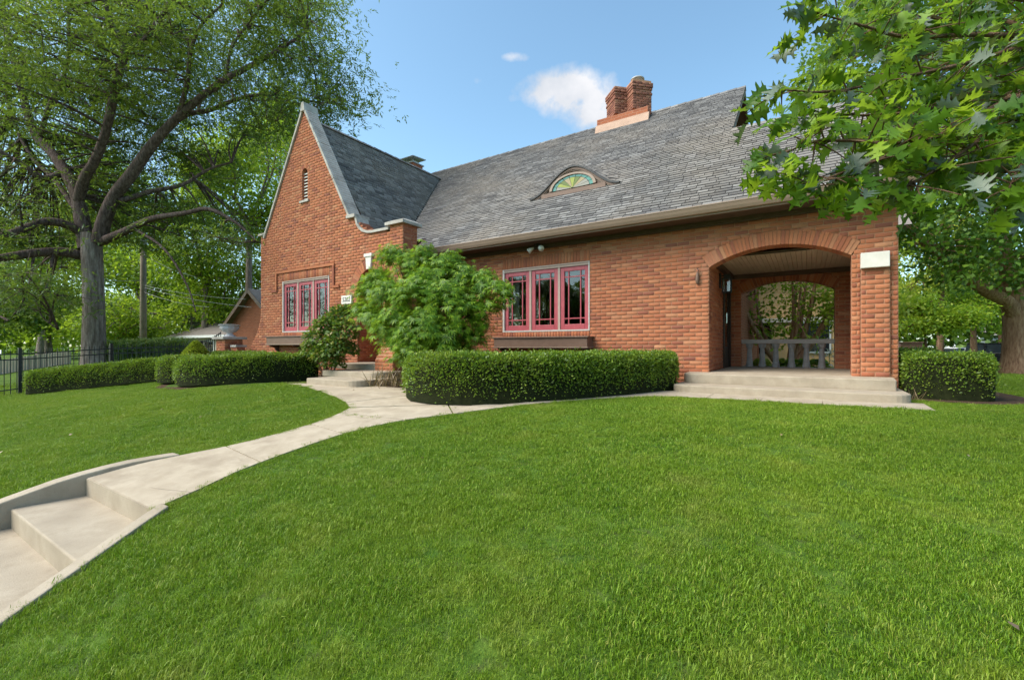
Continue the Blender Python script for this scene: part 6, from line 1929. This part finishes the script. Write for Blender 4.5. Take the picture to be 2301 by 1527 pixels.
# ---------------------------------------------------------------- side street with parked cars
def car(name, pos, rz, body, label, suv=True, s=1.0):
    t = thing(name, pos, label, 'car', 'parked cars')
    M = Matrix.Translation(Vector([float(v) for v in pos])) @ Matrix.Rotation(rz, 4, 'Z') @ Matrix.Scale(s, 4)
    def X(mb): mb.v = [tuple(M @ Vector(v)) for v in mb.v]; return mb
    if suv: low = [(-2.3, .38), (-2.35, .75), (-2.3, 1.05), (-1.0, 1.08), (1.0, 1.06), (2.15, .98), (2.32, .75), (2.32, .38)]; cab = [(-2.25, 1.06), (-2.1, 1.72), (-.2, 1.78), (.45, 1.70), (1.15, 1.06)]
    else: low = [(-2.3, .32), (-2.35, .65), (-2.2, .92), (-1.2, .96), (.9, .95), (2.1, .82), (2.3, .6), (2.3, .32)]; cab = [(-1.9, .95), (-1.15, 1.38), (.1, 1.42), (1.0, .95)]
    X(MB().prism([(x, -.9, z) for x, z in low], (0, 1.8, 0))).build('body', body, t, bevel=.06)
    w0 = .80
    n = len(cab); mb = MB(); zc0 = cab[0][1]
    vs = [(x, -(w0 - .12 * (z - zc0) / .6), z) for x, z in cab] + [(x, (w0 - .12 * (z - zc0) / .6), z) for x, z in cab]
    mb.add(vs, [tuple(range(n)), tuple(range(n, 2 * n))[::-1]] + [(i, n + i, n + (i + 1) % n, (i + 1) % n) for i in range(n)])
    X(mb).build('windows', 'car_glass', t)
    r = MB(); top = max(z for x, z in cab)
    xs_ = [x for x, z in cab if z > top - .15]
    r.box(min(xs_) - .02, max(xs_) + .02, -.70, .70, top - .06, top + .02)
    for x in ([-1.15, .05] if suv else [-.5]): r.box(x - .05, x + .05, -.79, .79, zc0, top - .07)
    X(r).build('roof', body, t, bevel=.02)
    for x in (-1.45, 1.45):
        for y in (-.86, .86):
            wh = X(MB().tube([(x, y - .11, .36), (x, y + .11, .36)], .36, 18)).build('wheel', 'tyre', t)
            X(MB().tube([(x, y - .125, .36), (x, y + .125, .36)], .22, 14)).build('rim', 'chrome', wh)
    for y in (-.65, .65): X(MB().box(2.27, 2.36, y - .16, y + .16, .68, .82)).build('headlight', 'lamp_lens', t, bevel=.01)
    X(MB().box(2.28, 2.37, -.42, .42, .55, .80)).build('grille', 'lead', t)
    return t
SZ = 34
p = at(2263, 822, SZ); p[2] = g(p[0], p[1])
zr = lambda px, py, Z: np.array([*at(px, py, Z)[:2], g(*at(px, py, Z)[:2])])
car('parked_suv', zr(2268, 822, 33), YAW - .9, 'car_black', 'black SUV parked beyond the square hedge, by the maple trunk')
car('parked_car', zr(2160, 795, 40), YAW + .1, 'car_white', 'white car parked on the side street, left of the black SUV', False)
car('parked_car', zr(2024, 790, 40), YAW + .1, 'car_white', 'white car just showing past the porch corner', False)
car('parked_car', zr(2112, 792, 46), YAW, 'car_red', 'far dark red car between the white cars', False)
rdv = [at(1900, 800, 37), at(2420, 800, 32), at(2420, 800, 46), at(1900, 800, 54)]
tag(MB().add([(v[0], v[1], g(v[0], v[1]) + .03) for v in rdv], [(0, 1, 2, 3)]).build('side_street', 'asphalt'), kind='structure')
w0 = at(2250, 775, 52); wz = g(w0[0], w0[1])
wh = thing('white_house', (w0[0], w0[1], wz), 'far white house across the side street, above the black SUV', 'house')
e1 = np.array([C_, S_]); e2 = np.array([-S_, C_])
def wbox(a0, a1, b0, b1, z0, z1):
    P4 = [w0[:2] + e1 * a + e2 * b for a, b in ((a0, b0), (a1, b0), (a1, b1), (a0, b1))]
    return MB().prism([(q_[0], q_[1], z0) for q_ in P4], (0, 0, z1 - z0))
wbox(-2.4, 3.4, 0, 6, wz, 1.3).build('wall', 'siding_white', wh)
P4 = [w0[:2] + e1 * a + e2 * b for a, b in ((-2.8, -.5), (3.8, -.5), (3.8, 3), (-2.8, 3))]
MB().add([(P4[0][0], P4[0][1], 1.3), (P4[1][0], P4[1][1], 1.3), (P4[2][0], P4[2][1], 3.2), (P4[3][0], P4[3][1], 3.2)], [(0, 1, 2, 3)]).build('roof', 'far_roof', wh)
for a0 in (-1.8, .0, 1.8):
    f = wbox(a0, a0 + 1.2, -.06, -.002, -.6, .8).build('window', 'white_paint', wh); wbox(a0 + .1, a0 + 1.1, -.08, -.061, -.5, .7).build('pane', 'car_glass', f)
tp = at(2045, 792, 25); tz = g(tp[0], tp[1])
t = thing('terracotta_planter', (tp[0], tp[1], tz), 'reddish square block planter behind the hedge, under the small bright tree', 'planter')
MB().box(tp[0] - .45, tp[0] + .45, tp[1] - .4, tp[1] + .4, tz, .18).build('block', 'terracotta_block', t, bevel=.03)
MB().box(tp[0] - .5, tp[0] + .5, tp[1] - .45, tp[1] + .45, .181, .24).build('rim', 'terracotta_block', t, bevel=.02)
